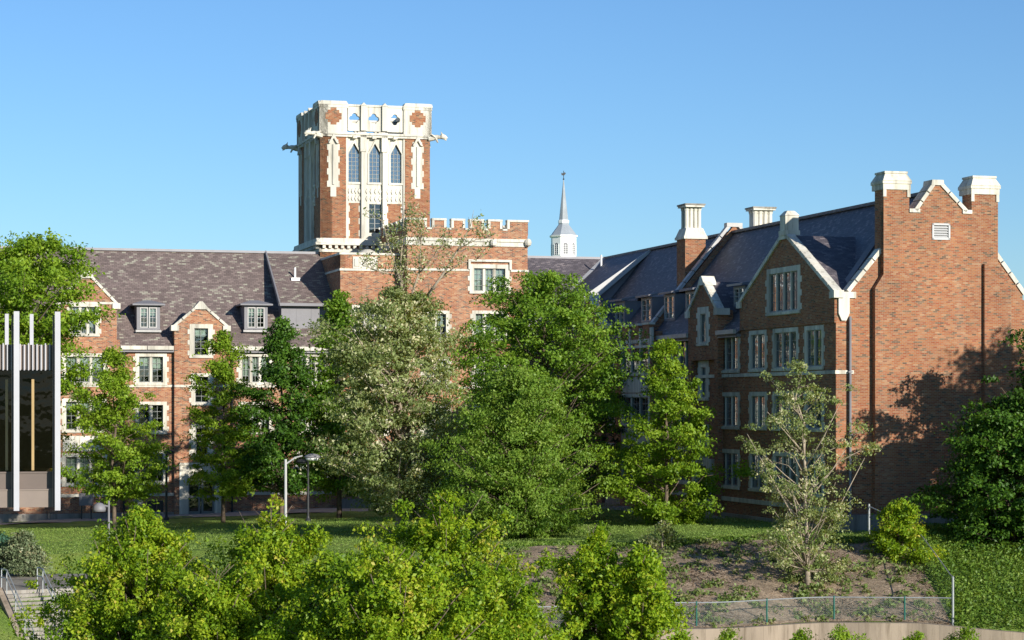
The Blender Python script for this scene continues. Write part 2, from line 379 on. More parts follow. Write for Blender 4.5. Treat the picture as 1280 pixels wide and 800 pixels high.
rng = random.Random(7)
def window(parent, fr, a0, a1, b0, b1, lights=2, rows=4, quoin=True, blind=None, sw=0.24, stone=None, transom=False, qs=0.13):
    stone = stone or M_STONE
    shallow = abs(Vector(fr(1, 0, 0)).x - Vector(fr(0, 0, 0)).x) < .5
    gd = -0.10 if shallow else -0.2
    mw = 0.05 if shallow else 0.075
    if a0 > a1: a0, a1 = a1, a0
    if b0 > b1: b0, b1 = b1, b0
    ia0, ia1, ib0, ib1 = a0 + sw, a1 - sw, b0 + 0.2, b1 - sw * 0.9
    mb = MB()
    mb.fbox(fr, a0, ia0, -0.34, 0.035, b0, b1); mb.fbox(fr, ia1, a1, -0.34, 0.035, b0, b1)
    mb.fbox(fr, ia0, ia1, -0.34, 0.03, ib1, b1); mb.fbox(fr, ia0, ia1, -0.34, 0.03, b0, ib0)
    mb.fbox(fr, a0 - 0.03, a1 + 0.03, 0.036, 0.10, b0 + 0.02, b0 + 0.15)
    if quoin:
        z = b0 + 0.2; k = 0
        while z + 0.28 < b1:
            if k % 2 == 0:
                mb.fbox(fr, a0 - qs, a0, -0.02, 0.031, z, z + 0.3); mb.fbox(fr, a1, a1 + qs, -0.02, 0.031, z, z + 0.3)
            z += 0.34; k += 1
    lw = (ia1 - ia0) / lights
    for i in range(1, lights):
        c = ia0 + lw * i; mb.fbox(fr, c - mw, c + mw, gd - .07, gd + .10, ib0, ib1)
    o = mb.build('window', stone, parent)
    fm = MB()
    for i in range(lights):
        l0 = ia0 + lw * i + (mw if i else 0); l1 = ia0 + lw * (i + 1) - (mw if i < lights - 1 else 0)
        e = 0.055
        fm.fbox(fr, l0, l0 + e, gd - 0.03, gd + 0.04, ib0, ib1); fm.fbox(fr, l1 - e, l1, gd - 0.03, gd + 0.04, ib0, ib1)
        fm.fbox(fr, l0 + e, l1 - e, gd - 0.03, gd + 0.04, ib0, ib0 + e); fm.fbox(fr, l0 + e, l1 - e, gd - 0.03, gd + 0.04, ib1 - e, ib1)
        fm.fbox(fr, (l0 + l1) / 2 - 0.012, (l0 + l1) / 2 + 0.012, gd - 0.015, gd + 0.015, ib0 + e, ib1 - e)
        for j in range(1, rows):
            z = ib0 + (ib1 - ib0) * j / rows
            fm.fbox(fr, l0 + e, l1 - e, gd - 0.012, gd + 0.012, z - 0.012, z + 0.012)
    fm.build('casement', M_CASE, o)
    g = MB(); g.poly([fr(ia0, ib0, gd), fr(ia1, ib0, gd), fr(ia1, ib1, gd), fr(ia0, ib1, gd)])
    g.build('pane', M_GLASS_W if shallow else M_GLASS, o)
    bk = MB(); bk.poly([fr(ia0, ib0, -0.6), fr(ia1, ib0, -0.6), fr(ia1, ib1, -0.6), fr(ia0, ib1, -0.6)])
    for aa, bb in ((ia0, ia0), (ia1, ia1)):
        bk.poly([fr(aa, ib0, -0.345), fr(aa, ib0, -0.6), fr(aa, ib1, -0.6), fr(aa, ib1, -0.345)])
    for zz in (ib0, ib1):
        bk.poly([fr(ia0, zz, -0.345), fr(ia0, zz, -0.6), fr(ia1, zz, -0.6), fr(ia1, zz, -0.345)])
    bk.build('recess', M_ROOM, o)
    if blind is None: blind = rng.choice([0, 0.3, 0.45, 0.6, 0.75, 0.95])
    if blind:
        bl = MB(); z0 = ib1 - (ib1 - ib0) * blind
        for i in range(lights):
            l0 = ia0 + lw * i + 0.1; l1 = ia0 + lw * (i + 1) - 0.1
            bl.fbox(fr, l0, l1, -0.32, -0.31, z0 + (0 if rng.random() < .7 else rng.uniform(0, .4)), ib1 - 0.01)
        bl.build('blind', M_BLIND, o)
    return (a0 + 0.01, a1 - 0.01, b0 + 0.01, b1 - 0.01)
def coping(mb, fr, p0, p1, d0=-0.36, d1=0.08, th=0.16, seg=0.75, m=0, lift=0.10):
    """blocks of stone along a sloping wall top"""
    a = Vector((p0[0], p0[1])); b = Vector((p1[0], p1[1])); L = (b - a).length; n = max(1, round(L / seg)); d = (b - a) / L
    nn = Vector((-d.y, d.x)); nn = nn if nn.y > 0 else -nn
    for i in range(n):
        q0 = a + d * (L * i / n + 0.012); q1 = a + d * (L * (i + 1) / n - 0.05)
        lo0, lo1 = q0 + nn * (lift - th), q1 + nn * (lift - th); hi0, hi1 = q0 + nn * lift, q1 + nn * lift
        mb.prism(fr, [tuple(lo0), tuple(lo1), tuple(hi1), tuple(hi0)], d0, d1, m)
def gable(parent, fr, a0, a1, eave, apex, back, holes=(), brick=None, slate=None, kn=True, proj=0.0, base=None, side_back=0.6, cw=0.16):
    """a coped wall gable with the little cross roof behind it; fr has d=0 on the main wall"""
    brick = brick or M_BRICK; slate = slate or M_SLATE
    if a0 > a1: a0, a1 = a1, a0
    ac = (a0 + a1) / 2
    base = eave - 0.6 if base is None else base
    mb = MB()
    wall(mb, fr, [(a0, base), (a1, base), (a1, eave), (ac, apex), (a0, eave)], holes, proj)
    for a in (a0, a1):
        mb.poly([fr(a, base, proj), fr(a, base, -side_back), fr(a, eave, -side_back), fr(a, eave, proj)])
    o = mb.build('gable_wall', brick, parent)
    c = MB(); cb = proj - .36
    coping(c, fr, (a0 - 0.05, eave), (ac, apex + 0.02), cb, proj + 0.09, cw); coping(c, fr, (a1 + 0.05, eave), (ac, apex + 0.02), cb, proj + 0.09, cw)
    c.prism(fr, [(ac - 0.42, apex - 0.34), (ac + 0.42, apex - 0.34), (ac + 0.42, apex - 0.2), (ac + 0.1, apex + 0.17), (ac - 0.1, apex + 0.17), (ac - 0.42, apex - 0.2)], -0.34, proj + 0.12)
    if kn:
        for s, a in ((-1, a0), (1, a1)):
            e = sorted((a - s * 0.28, a + s * 0.22))
            c.fbox(fr, e[0], e[1], -0.33, proj + 0.13, eave - 0.26, eave + 0.1)
    c.build('coping', M_STONE_W, o)
    r = MB()
    e2 = eave - 0.12; ap = apex - 0.14
    for a in (a0 + .05, a1 - .05):
        r.solid([fr(a, e2, -.15), fr(ac, ap, -.15), fr(ac, ap - .18, -.15), fr(a, e2 - .18, -.15)], [fr(a, e2, -back), fr(ac, ap, -back), fr(ac, ap - .18, -back), fr(a, e2 - .18, -back)])
    r.build('gable_roof', slate, o)
    return o

def obj_frame(name): return empty(name, (OX, OY, 0), ANG)

# ------------------------------------------------------------------ ground
def Yw(x):       # line of the retaining wall
    pts = [(-400, 84), (-20, 84.5), (0, 86.3), (7.4, 88.3), (13.1, 90.8), (16.4, 90.6), (20, 89.9), (26, 88.4), (60, 80), (400, 70)]
    for i in range(len(pts) - 1):
        if pts[i][0] <= x <= pts[i + 1][0]:
            k = (x - pts[i][0]) / (pts[i + 1][0] - pts[i][0]); k = k * k * (3 - 2 * k) if abs(x) < 60 else k
            return pts[i][1] + (pts[i + 1][1] - pts[i][1]) * k
    return pts[0][1] if x < 0 else pts[-1][1]
def sm(a, b, x): k = min(1, max(0, (x - a) / (b - a))); return k * k * (3 - 2 * k)
STX, STY, STZ = (4 - 640) * 95 / 2800, 95.0, -1.42
def hbase(x): return max(-1.05, min(0.42, -1.0 + (x + 33) * 0.031))
def wtop(x): return -2.34 - .078 * max(0, x - 16.4)
def ground(x, y, side=None):
    yc = 102.0 + 0.10 * max(0, x - 16)
    b = hbase(x)
    d = max(0.0, yc - y)
    wall_y = Yw(x)
    up = b - 0.02 * min(d, 2) * d * 0.5 if d < 2 else b - 0.04 - 0.205 * (d - 2) - 0.02
    q = sm(-4, 2, x)
    if q > 0:
        fr_ = max(0.0, min(1.0, (yc - y) / (yc - wall_y))); fr_ = fr_ ** 1.15
        up = up * (1 - q) + (b - (b + .06 - wtop(x)) * fr_) * q
    if x < -14 and 80 < y < 106:
        st = (x - STX) * .45 + (y - STY) * -.893; la = (x - STX) * .893 + (y - STY) * .45
        if la > -.2 and la < 3.6 or st < 0: up = min(up, STZ - .12 - max(0, st) * .5)
        elif la <= -.2: up = min(up, STZ - .35 - max(0, st) * .30)
    k = sm(-6, 1, x)
    below = (y < wall_y) if side is None else (side < 0)
    low = -5.0
    if below:
        cont = max(low, up)
        return cont * (1 - k) + low * k
    return max(up, low)
def ground_mesh():
    xs = [-3500, -1500, -600, -300, -150, -90] + [-60 + i * 1.0 for i in range(0, 111)] + [60, 90, 150, 300, 600, 1500, 3500]
    offs = [-3000, -1200, -500, -200, -100, -60, -40, -30, -24, -20, -16, -13, -11, -9, -7.5, -6, -5, -4, -3, -2, -1.2, -0.6, -0.25, -0.05] + [0.4 + i * 0.7 for i in range(0, 35)] + [26, 28, 31, 35, 40, 50, 60, 80, 120, 200, 400, 1000, 3500]
    v = []; f = []
    for x in xs:
        for o in offs:
            y = Yw(x) + o
            z = ground(x, y, -1 if o < -0.1 else 1)
            if -0.1 < y - 0 and abs(x) < 55 and o > -20 and o < 28: z += 0.05 * math.sin(x * 0.9 + y * 0.5) * math.sin(y * 0.7 - x * 0.3)
            v.append((x, y, z))
    n = len(offs)
    for i in range(len(xs) - 1):
        for j in range(n - 1):
            f.append((i * n + j, (i + 1) * n + j, (i + 1) * n + j + 1, i * n + j + 1))
    me = bpy.data.meshes.new('lawn'); me.from_pydata(v, [], f)
    me.polygons.foreach_set('use_smooth', [True] * len(me.polygons)); me.update()
    m, nn, b, _ = new_mat('grass')
    tc = nn.nodes.new('ShaderNodeTexCoord')
    n1 = noise(nn, tc.outputs['Object'], 0.35, 5, 0.6); n2 = noise(nn, tc.outputs['Object'], 9.0, 5, 0.7)
    r1 = ramp(nn, [(0.3, (0.130, 0.225, 0.040)), (0.5, (0.215, 0.320, 0.065)), (0.72, (0.330, 0.390, 0.100))]); nn.links.new(n1.outputs[0], r1.inputs[0])
    r2 = ramp(nn, [(0.3, (0.55, 0.55, 0.5)), (0.7, (1.4, 1.4, 1.3))]); nn.links.new(n2.outputs[0], r2.inputs[0])
    nn.links.new(mixc(nn, r1.outputs[0], r2.outputs[0], 0.8, 'MULTIPLY'), b.inputs['Base Color'])
    b.inputs['Roughness'].default_value = 0.9; b.inputs['Specular IOR Level'].default_value = 0.15
    n3 = noise(nn, tc.outputs['Object'], 14.0, 4, 0.8); bump(nn, b, n3.outputs[0], 1.0, 0.12)
    me.materials.append(m)
    o = bpy.data.objects.new('lawn', me); COL.objects.link(o); tag(o, kind='structure')
    return o
ground_mesh()
def drape(name, mat, fn, nu, nv, off, kind='structure', smooth=True):
    v = []; f = []
    for i in range(nu + 1):
        for j in range(nv + 1):
            x, y = fn(i / nu, j / nv); v.append((x, y, ground(x, y) + off + 0.05 * math.sin(x * 0.9 + y * 0.5) * math.sin(y * 0.7 - x * 0.3)))
    for i in range(nu):
        for j in range(nv):
            a = i * (nv + 1) + j; f.append((a, a + nv + 1, a + nv + 2, a + 1))
    me = bpy.data.meshes.new(name); me.from_pydata(v, [], f)
    me.polygons.foreach_set('use_smooth', [smooth] * len(me.polygons)); me.materials.append(mat)
    o = bpy.data.objects.new(name, me); COL.objects.link(o); tag(o, kind=kind)
    return o
def bfn(s0, s1, e0, e1, f0, f1):     # strip between t=e0..e1 (near) and f0..f1 (far) along s
    def g(u, v):
        s = s0 + (s1 - s0) * u; t = (e0 + (e1 - e0) * u) * (1 - v) + (f0 + (f1 - f0) * u) * v
        p = W3(s, t); return p.x, p.y
    return g
drape('path', M_PAVE, bfn(-30, 12, -1.2, -6.4, 0.3, 0.3), 80, 12, 0.035)
drape('path', M_PAVE, bfn(12, 29, -6.4, -5.6, 0.3, 0.3), 40, 12, 0.035)
drape('path', M_PAVE, lambda u, v: tuple(W3(24.9 + 2.8 * v, -5.6 - 27 * u))[:2], 60, 6, 0.035)

m_mulch, n_, b_, _o = new_mat('mulch')
tc_ = n_.nodes.new('ShaderNodeTexCoord')
na = noise(n_, tc_.outputs['Object'], 7.0, 6, 0.75); nb = noise(n_, tc_.outputs['Object'], 0.8, 6, 0.7)
ra = ramp(n_, [(0.3, (0.13, 0.095, 0.065)), (0.52, (0.34, 0.255, 0.175)), (0.72, (0.60, 0.49, 0.36))]); n_.links.new(na.outputs[0], ra.inputs[0])
rb = ramp(n_, [(0.35, (0.55, 0.56, 0.52)), (0.65, (1.35, 1.3, 1.25))]); n_.links.new(nb.outputs[0], rb.inputs[0])
n_.links.new(mixc(n_, ra.outputs[0], rb.outputs[0], 0.9, 'MULTIPLY'), b_.inputs['Base Color']); b_.inputs['Roughness'].default_value = 0.95
nc = noise(n_, tc_.outputs['Object'], 18.0, 4, 0.8); bump(n_, b_, nc.outputs[0], 1.0, 0.08)
def mul_fn(u, v):
    x = -1.5 + 19.3 * u
    crest = 101.4 + 0.5 * math.sin(x * 0.8) + 0.25 * math.sin(x * 2.3) - (1.5 if x < 3 else 0) * sm(3, -1, x)
    y0 = Yw(x) + 0.10
    return x, y0 + (crest - y0) * v
drape('mulch_bed', m_mulch, mul_fn, 70, 40, 0.05)

# ------------------------------------------------------------------ LEFT HALL
eL = 10.25          # eave
def left_hall():
    root = obj_frame('residence_hall')
    tag(root, 'long low brick hall with purple slate roof and small gables behind the young maples', 'building')
    f0 = fr_front(0); fb = fr_front(0)
    pj = 0.35
    sL, sE = -22.0, SR
    # bays
    sA0, sA1 = F(60, 500, -pj)[0], F(150, 500, -pj)[0]
    sC0, sC1 = F(218, 500, -pj)[0], F(284, 500, -pj)[0]
    def wn(x0, x1, y0, y1, n, t=0.0, **k):
        a0, z1 = F(x0, y0, t); a1, z0 = F(x1, y1, t)
        return window(root, fr_front(t), a0, a1, z0, z1, n, **k)
    rows = [(441.5, 482), (502, 543), (563, 606)]
    main = []
    for y0, y1 in rows:
        main.append(wn(169, 208.5, y0, y1, 2)); main.append(wn(298, 341, y0, y1, 3)); main.append(wn(369, 411, y0, y1, 3)); main.append(wn(14, 50, y0, y1, 3))
    bay_a = [wn(86, 124, 379, 421, 3, -pj, quoin=True)]
    for y0, y1 in ((441.5, 482), (498, 541), (567, 608)): bay_a.append(wn(77.5, 134, y0, y1, 3, -pj))
    bay_c = [wn(237, 266, 405, 448, 1, -pj, sw=0.30, blind=.3), wn(239, 265.5, 466.5, 507, 1, -pj, sw=0.25, blind=0), wn(239, 265.5, 530, 572, 1, -pj, sw=0.3, blind=0)]
    # walls
    mb = MB()
    lo = -3.0
    for q0, q1 in ((sL, sA0), (sA1, sC0), (sC1, sE)):
        wall(mb, f0, [(q0, lo), (q1, lo), (q1, eL), (q0, eL)], [h for h in main if q0 < h[0] < q1])
    mb.poly([(sL, 0, lo), (sL, 13, lo), (sL, 13, eL), (sL, 0, eL)]); mb.poly([(sL, 13, lo), (sE, 13, lo), (sE, 13, eL), (sL, 13, eL)])
    mb.poly([(sL, 0, eL), (sL, 13, eL), (sL, TR, ZR - 0.2)])
    wb = [h for h in bay_a if h[3] < F(105, 425, -pj)[1]]
    kA = F(144, 381, -pj)[1]
    dr = (F(231, 600, -pj)[0], F(273, 600, -pj)[0], -1.6, F(250, 588, -pj)[1])
    for (a0, a1, top, hs) in ((sA0, sA1, bay_a[0][2] - .2, bay_a[1:]), (sC0, sC1, bay_c[0][2] - .2, bay_c[1:] + [dr])):
        wall(mb, f0, [(a0, lo), (a1, lo), (a1, top), (a0, top)], [h for h in hs if h[3] < top], pj)
        for a in (a0, a1): mb.poly([f0(a, lo, pj), f0(a, lo, 0), f0(a, top, -0.6), f0(a, top, pj)])
    mb.build('wall', M_BRICK, root)
    # gables of the bays
    topA = kA - 0.6
    if True:
        g = [bay_a[0]]
    apA = F(105, 341, -pj)[1]; apC = F(251, 380, -pj)[1]; kC = F(280, 409, -pj)[1]
    gable(root, f0, sA0 + 0.55, sA1 - 0.2, kA, apA, 5.2, [bay_a[0]] , proj=pj + 0.004, base=bay_a[0][2] - .2, kn=True)
    E_ = None
    gable(root, f0, sC0, sC1, kC, apC, 3.4, [bay_c[0]], proj=pj + 0.004, base=bay_c[0][2] - .2, kn=True)
    # main roof
    rf = MB()
    k = (ZR - eL) / TR
    ov = 0.28
    rf.solid([(sL - .2, .02, eL), (sL - .2, TR, ZR), (sL - .2, 12.98, eL)], [(SR, .02, eL), (SR, TR, ZR), (SR, 12.98, eL)])
    for q0, q1 in ((sL, sA0), (sA1, sC0), (sC1, 12.0)):
        rf.solid([(q0, -.3, eL - .3 * k + .06), (q0, .3, eL + .3 * k + .06), (q0, .3, eL + .3 * k - .08), (q0, -.3, eL - .3 * k)], [(q1, -.3, eL - .3 * k + .06), (q1, .3, eL + .3 * k + .06), (q1, .3, eL + .3 * k - .08), (q1, -.3, eL - .3 * k)])
    roof = rf.build('roof', M_SLATE, root)
    rc = MB(); rc.beam((sL - .2, TR, ZR + .04), (SR, TR, ZR + .04), 0.32, 0.16); rc.build('ridge_cap', M_RIDGE, roof)
    # gutters between bays with the pale stone course
    for a0, a1 in ((sL, sA0), (sA1 + 0.02, sC0 - 0.02), (sC1 + 0.02, 12.0), (23.0, S0)):
        gt = MB(); n = max(1, int((a1 - a0) / 1.6))
        for i in range(n):
            gt.box(a0 + (a1 - a0) * i / n + .02, a0 + (a1 - a0) * (i + 1) / n - .02, -0.46, -0.28, eL - 0.27, eL - 0.02)
        gt.build('gutter', M_STONE, root)
        gd = MB(); gd.box(a0, a1, -0.30, 0.02, eL - 0.42, eL - 0.28); gd.build('cornice', M_GREY, root)
    # string courses, water table, plinth
    def course(z, h, d, name, mat=M_STONE, a0=sL, a1=12.0):
        c = MB()
        for x0, x1, p in ((a0, sA0, 0), (sA0, sA1, pj), (sA1, sC0, 0), (sC0, sC1, pj), (sC1, a1, 0)):
            c.fbox(f0, x0 + .001, x1 - .001, -0.05, p + d + (0.002 if p else 0), z, z + h)
        c.build(name, mat, root)
    course(F(200, 484, 0)[1], 0.16, 0.06, 'string_course')
    c = MB()
    zt = F(200, 620, 0)[1]
    for x0, x1, p in ((sL, sA0, 0), (sA0, sA1, pj), (sA1, dr[0] - .5, 0), (dr[1] + .6, 12.0, 0)):
        c.fbox(f0, x0 + .001, x1 - .001, -0.05, p + 0.09, zt, zt + 0.2)
    c.build('water_table', M_STONE, root)
    c = MB()
    for x0, x1, p in ((sL, sA0, 0), (sA0, sA1, pj), (sA1, dr[0] - .5, 0), (dr[1] + .6, 12.0, 0)):
        c.fbox(f0, x0 + .001, x1 - .001, -0.05, p + 0.12, -2.5, -0.45)
    c.build('plinth', M_CONC, root)
    # stone spandrels of bay A
    c = MB(); fA = fr_front(-pj)
    x0, z1 = F(78.5, 545, -pj); x1, z0 = F(133, 564, -pj)
    c.fbox(fA, x0, x1, -0.02, 0.025, z0, z1); 
    x0, z1 = F(84, 377, -pj); x1, z0 = F(148, 380.5, -pj); c2 = MB(); c2.fbox(fA, sA0 + .55, sA1 - .2, -0.02, 0.05, z0, z1)
    for i in range(3):
        w_ = (F(133, 545, -pj)[0] - F(78.5, 545, -pj)[0]) / 3; xx = F(78.5, 545, -pj)[0] + w_ * i
        zc = (F(100, 545, -pj)[1] + F(100, 564, -pj)[1]) / 2
        c.fbox(fA, xx + .15, xx + w_ - .15, 0.02, 0.055, zc - .25, zc + .25)
    c.build('spandrel', M_STONE_W, root); c2.build('lintel_course', M_STONE_W, root)
    # lower blank stone panel below the bay window
    # entrance
    d0, d1, dz0, dz1 = dr
    st = MB(); gz = ground(*tuple(W3((d0 + d1) / 2, -1))[:2]) 
    st.fbox(fA, d0 - .35, d0 + .22, -0.5, 0.10, gz - .2, dz1 + .35); st.fbox(fA, d1 - .22, d1 + .35, -0.5, 0.10, gz - .2, dz1 + .35)
    st.fbox(fA, d0 + .22, d1 - .22, -0.5, 0.09, dz1 - .12, dz1 + .35)
    cx = (d0 + d1) / 2; hw = (d1 - d0) / 2 - .22
    for sgn in (-1, 1):
        pts = [(cx + sgn * hw, dz1 - .13)]
        for i in range(7):
            a = i / 6; pts.append((cx + sgn * hw * (1 - a), dz1 - .75 + .60 * math.sin(math.acos(max(0, 1 - a)))))
        st.prism(fA, pts, -0.45, 0.06)
    st.fbox(fA, d0 - .4, d1 + .4, 0.0, 0.17, dz1 + .352, dz1 + .5)
    ds = st.build('doorway', M_STONE, root)
    dd = MB()
    for a0, a1 in ((cx - hw, cx - .04), (cx + .04, cx + hw)):
        dd.fbox(fA, a0, a0 + .12, -0.45, -0.38, gz, dz1 - .2); dd.fbox(fA, a1 - .12, a1, -0.45, -0.38, gz, dz1 - .2)
        for zz in (gz, gz + 1.0, gz + 2.05): dd.fbox(fA, a0 + .12, a1 - .12, -0.45, -0.38, zz, zz + .16)
    dd.build('door', M_CASE, ds)
    dg = MB(); dg.poly([fA(d0, gz, -.42), fA(d1, gz, -.42), fA(d1, dz1, -.42), fA(d0, dz1, -.42)]); dg.build('pane', M_GLASS, ds)
    dg = MB(); dg.poly([fA(d0, gz - 1, -.9), fA(d1, gz - 1, -.9), fA(d1, dz1, -.9), fA(d0, dz1, -.9)]); dg.build('recess', M_ROOM, ds)
    # down pipes
    for px in (155, 290):
        s_ = F(px, 500, -.1)[0]; p = MB(); p.tube([(s_, -0.2, eL - .3), (s_, -0.12, eL - .8), (s_, -0.12, -0.9)], 0.065, 8)
        for zz in (1.2, 4.5, 7.9): p.box(s_ - .1, s_ + .1, -.2, 0, zz, zz + .06)
        p.build('downpipe', M_DARK, root)
    # basement louvres
    for px in ((184, 195), (196.5, 204)):
        a0, z1 = F(px[0], 626, 0); a1, z0 = F(px[1], 640, 0); lv = MB()
        lv.fbox(f0, a0, a1, 0, 0.02, z0, z1)
        for i in range(7): zz = z0 + (z1 - z0) * (i + .3) / 7; lv.fbox(f0, a0 + .04, a1 - .04, 0.02, 0.06, zz, zz + .05)
        lv.build('louvre', M_DARK, root)
    # dormers
    def dormer(x0, x1):
        a0, zb = F(x0, 413.5, .7); a1, zt = F(x1, 382, .7); fD = fr_front(.7)
        m = MB(); m.fbox(fD, a0, a1, -2.6, 0, zb, zb + .1)
        hole = (a0 + .2, a1 - .2, zb + .2, zt - .12)
        wall(m, fD, [(a0, zb), (a1, zb), (a1, zt), (a0, zt)], [hole])
        m.poly([fD(a0, zb, 0), fD(a0, zb, -2.6), fD(a0, zt, -2.6), fD(a0, zt, 0)]); m.poly([fD(a1, zb, 0), fD(a1, zb, -2.6), fD(a1, zt, -2.6), fD(a1, zt, 0)])
        o = m.build('dormer', M_GREY, root)
        r = MB(); ov = .3
        r.solid([fD(a0 - ov, zt, .32), fD(a1 + ov, zt, .32), fD(a1 + ov, zt, -2.8), fD(a0 - ov, zt, -2.8)], [fD(a0 - ov, zt + .1, .32), fD(a1 + ov, zt + .1, .32), fD(a1 + ov, zt + .1, -2.8), fD(a0 - ov, zt + .1, -2.8)])
        r.solid([fD(a0 - ov, zt + .1, .32), fD(a1 + ov, zt + .1, .32), fD(a1 + ov, zt + .1, -2.8), fD(a0 - ov, zt + .1, -2.8)], [fD(a0 + .5, zt + .36, -.5), fD(a1 - .5, zt + .36, -.5), fD(a1 - .5, zt + .36, -2.9), fD(a0 + .5, zt + .36, -2.9)])
        r.build('dormer_roof', M_GREY, o)
        w_ = MB(); h0, h1, v0, v1 = hole; mid = (h0 + h1) / 2
        for q0, q1 in ((h0, mid - .03), (mid + .03, h1)):
            w_.fbox(fD, q0, q0 + .07, -.1, .02, v0, v1); w_.fbox(fD, q1 - .07, q1, -.1, .02, v0, v1)
            w_.fbox(fD, q0 + .07, q1 - .07, -.1, .02, v0, v0 + .07); w_.fbox(fD, q0 + .07, q1 - .07, -.1, .02, v1 - .07, v1)
            w_.fbox(fD, (q0 + q1) / 2 - .012, (q0 + q1) / 2 + .012, -.07, -.03, v0 + .07, v1 - .07)
            for j in (1, 2, 3): zz = v0 + (v1 - v0) * j / 4; w_.fbox(fD, q0 + .07, q1 - .07, -.068, -.032, zz - .012, zz + .012)
        w_.fbox(fD, a0 - .08, a1 + .08, 0.001, .1, zb - .08, zb + .06)
        w_.build('casement', M_GUT, o)
        g = MB(); g.poly([fD(h0, v0, -.06), fD(h1, v0, -.06), fD(h1, v1, -.06), fD(h0, v1, -.06)]); g.build('pane', M_GLASS, o)
        g = MB(); g.poly([fD(h0 - .05, v0 - .05, -.4), fD(h1 + .05, v0 - .05, -.4), fD(h1 + .05, v1 + .1, -.4), fD(h0 - .05, v1 + .1, -.4)]); g.build('recess', M_ROOM, o)
        g = MB(); z_ = v1 - (v1 - v0) * .4; g.fbox(fD, h0 + .08, mid - .1, -.16, -.15, z_, v1); g.fbox(fD, mid + .1, h1 - .08, -.16, -.15, z_, v1); g.build('blind', M_BLIND, o)
    dormer(171, 200); dormer(305.5, 334.5)
    # shed dormers from the ridge, beside and beyond the entrance block
    for a0, a1, gap in ((8.6, 12.6, True), (22.0, SR, False)):
        m = MB()
        m.solid([(a0, 1.25, 10.9), (a0, 1.25, 13.1), (a0, TR - .05, ZR - .06), (a0, TR - .05, 12)], [(a1, 1.25, 10.9), (a1, 1.25, 13.1), (a1, TR - .05, ZR - .06), (a1, TR - .05, 12)])
        o = m.build('shed_dormer', M_GREY, root)
        r = MB(); dz = .12
        r.solid([(a0 - .15, 0.9, 12.98), (a0 - .15, 0.9, 13.12), (a0 - .15, TR, ZR + .06), (a0 - .15, TR, ZR - .08)], [(a1, 0.9, 12.98), (a1, 0.9, 13.12), (a1, TR, ZR + .06), (a1, TR, ZR - .08)])
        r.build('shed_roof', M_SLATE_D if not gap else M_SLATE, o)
        g = MB(); g.box(a0 - .18, a1, .78, .9, 12.95, 13.14); g.beam((a0 - .2, .82, 13.08), (a0 - .2, TR, ZR + .02), .1, .3)
        for q in range(1, 4): xx = a0 + q * (a1 - a0) / 4; g.box(xx - .01, xx + .01, 1.235, 1.25, 11.1, 13.0)
        g.box(a0, a1, 1.15, 1.25, 11.05, 11.15)
        g.build('fascia', M_GREY, o)
    a, z = F(367.5, 346, 4.0)
    v = MB(); v.tube([(a, 3.6, 14.7), (a, 3.6, 15.65)], .07, 8); v.box(a - .3, a + .3, 3.3, 3.9, 14.75, 14.95); v.build('vent_pipe', M_WHITE, root)
    # valley flashing where the two sheds meet
    v = MB(); v.beam((SR, TR, ZR + .12), (28.0, 1.6, 13.62), .34, .1); v.build('valley_flashing', M_LGREY, root)
    return root
left_hall()

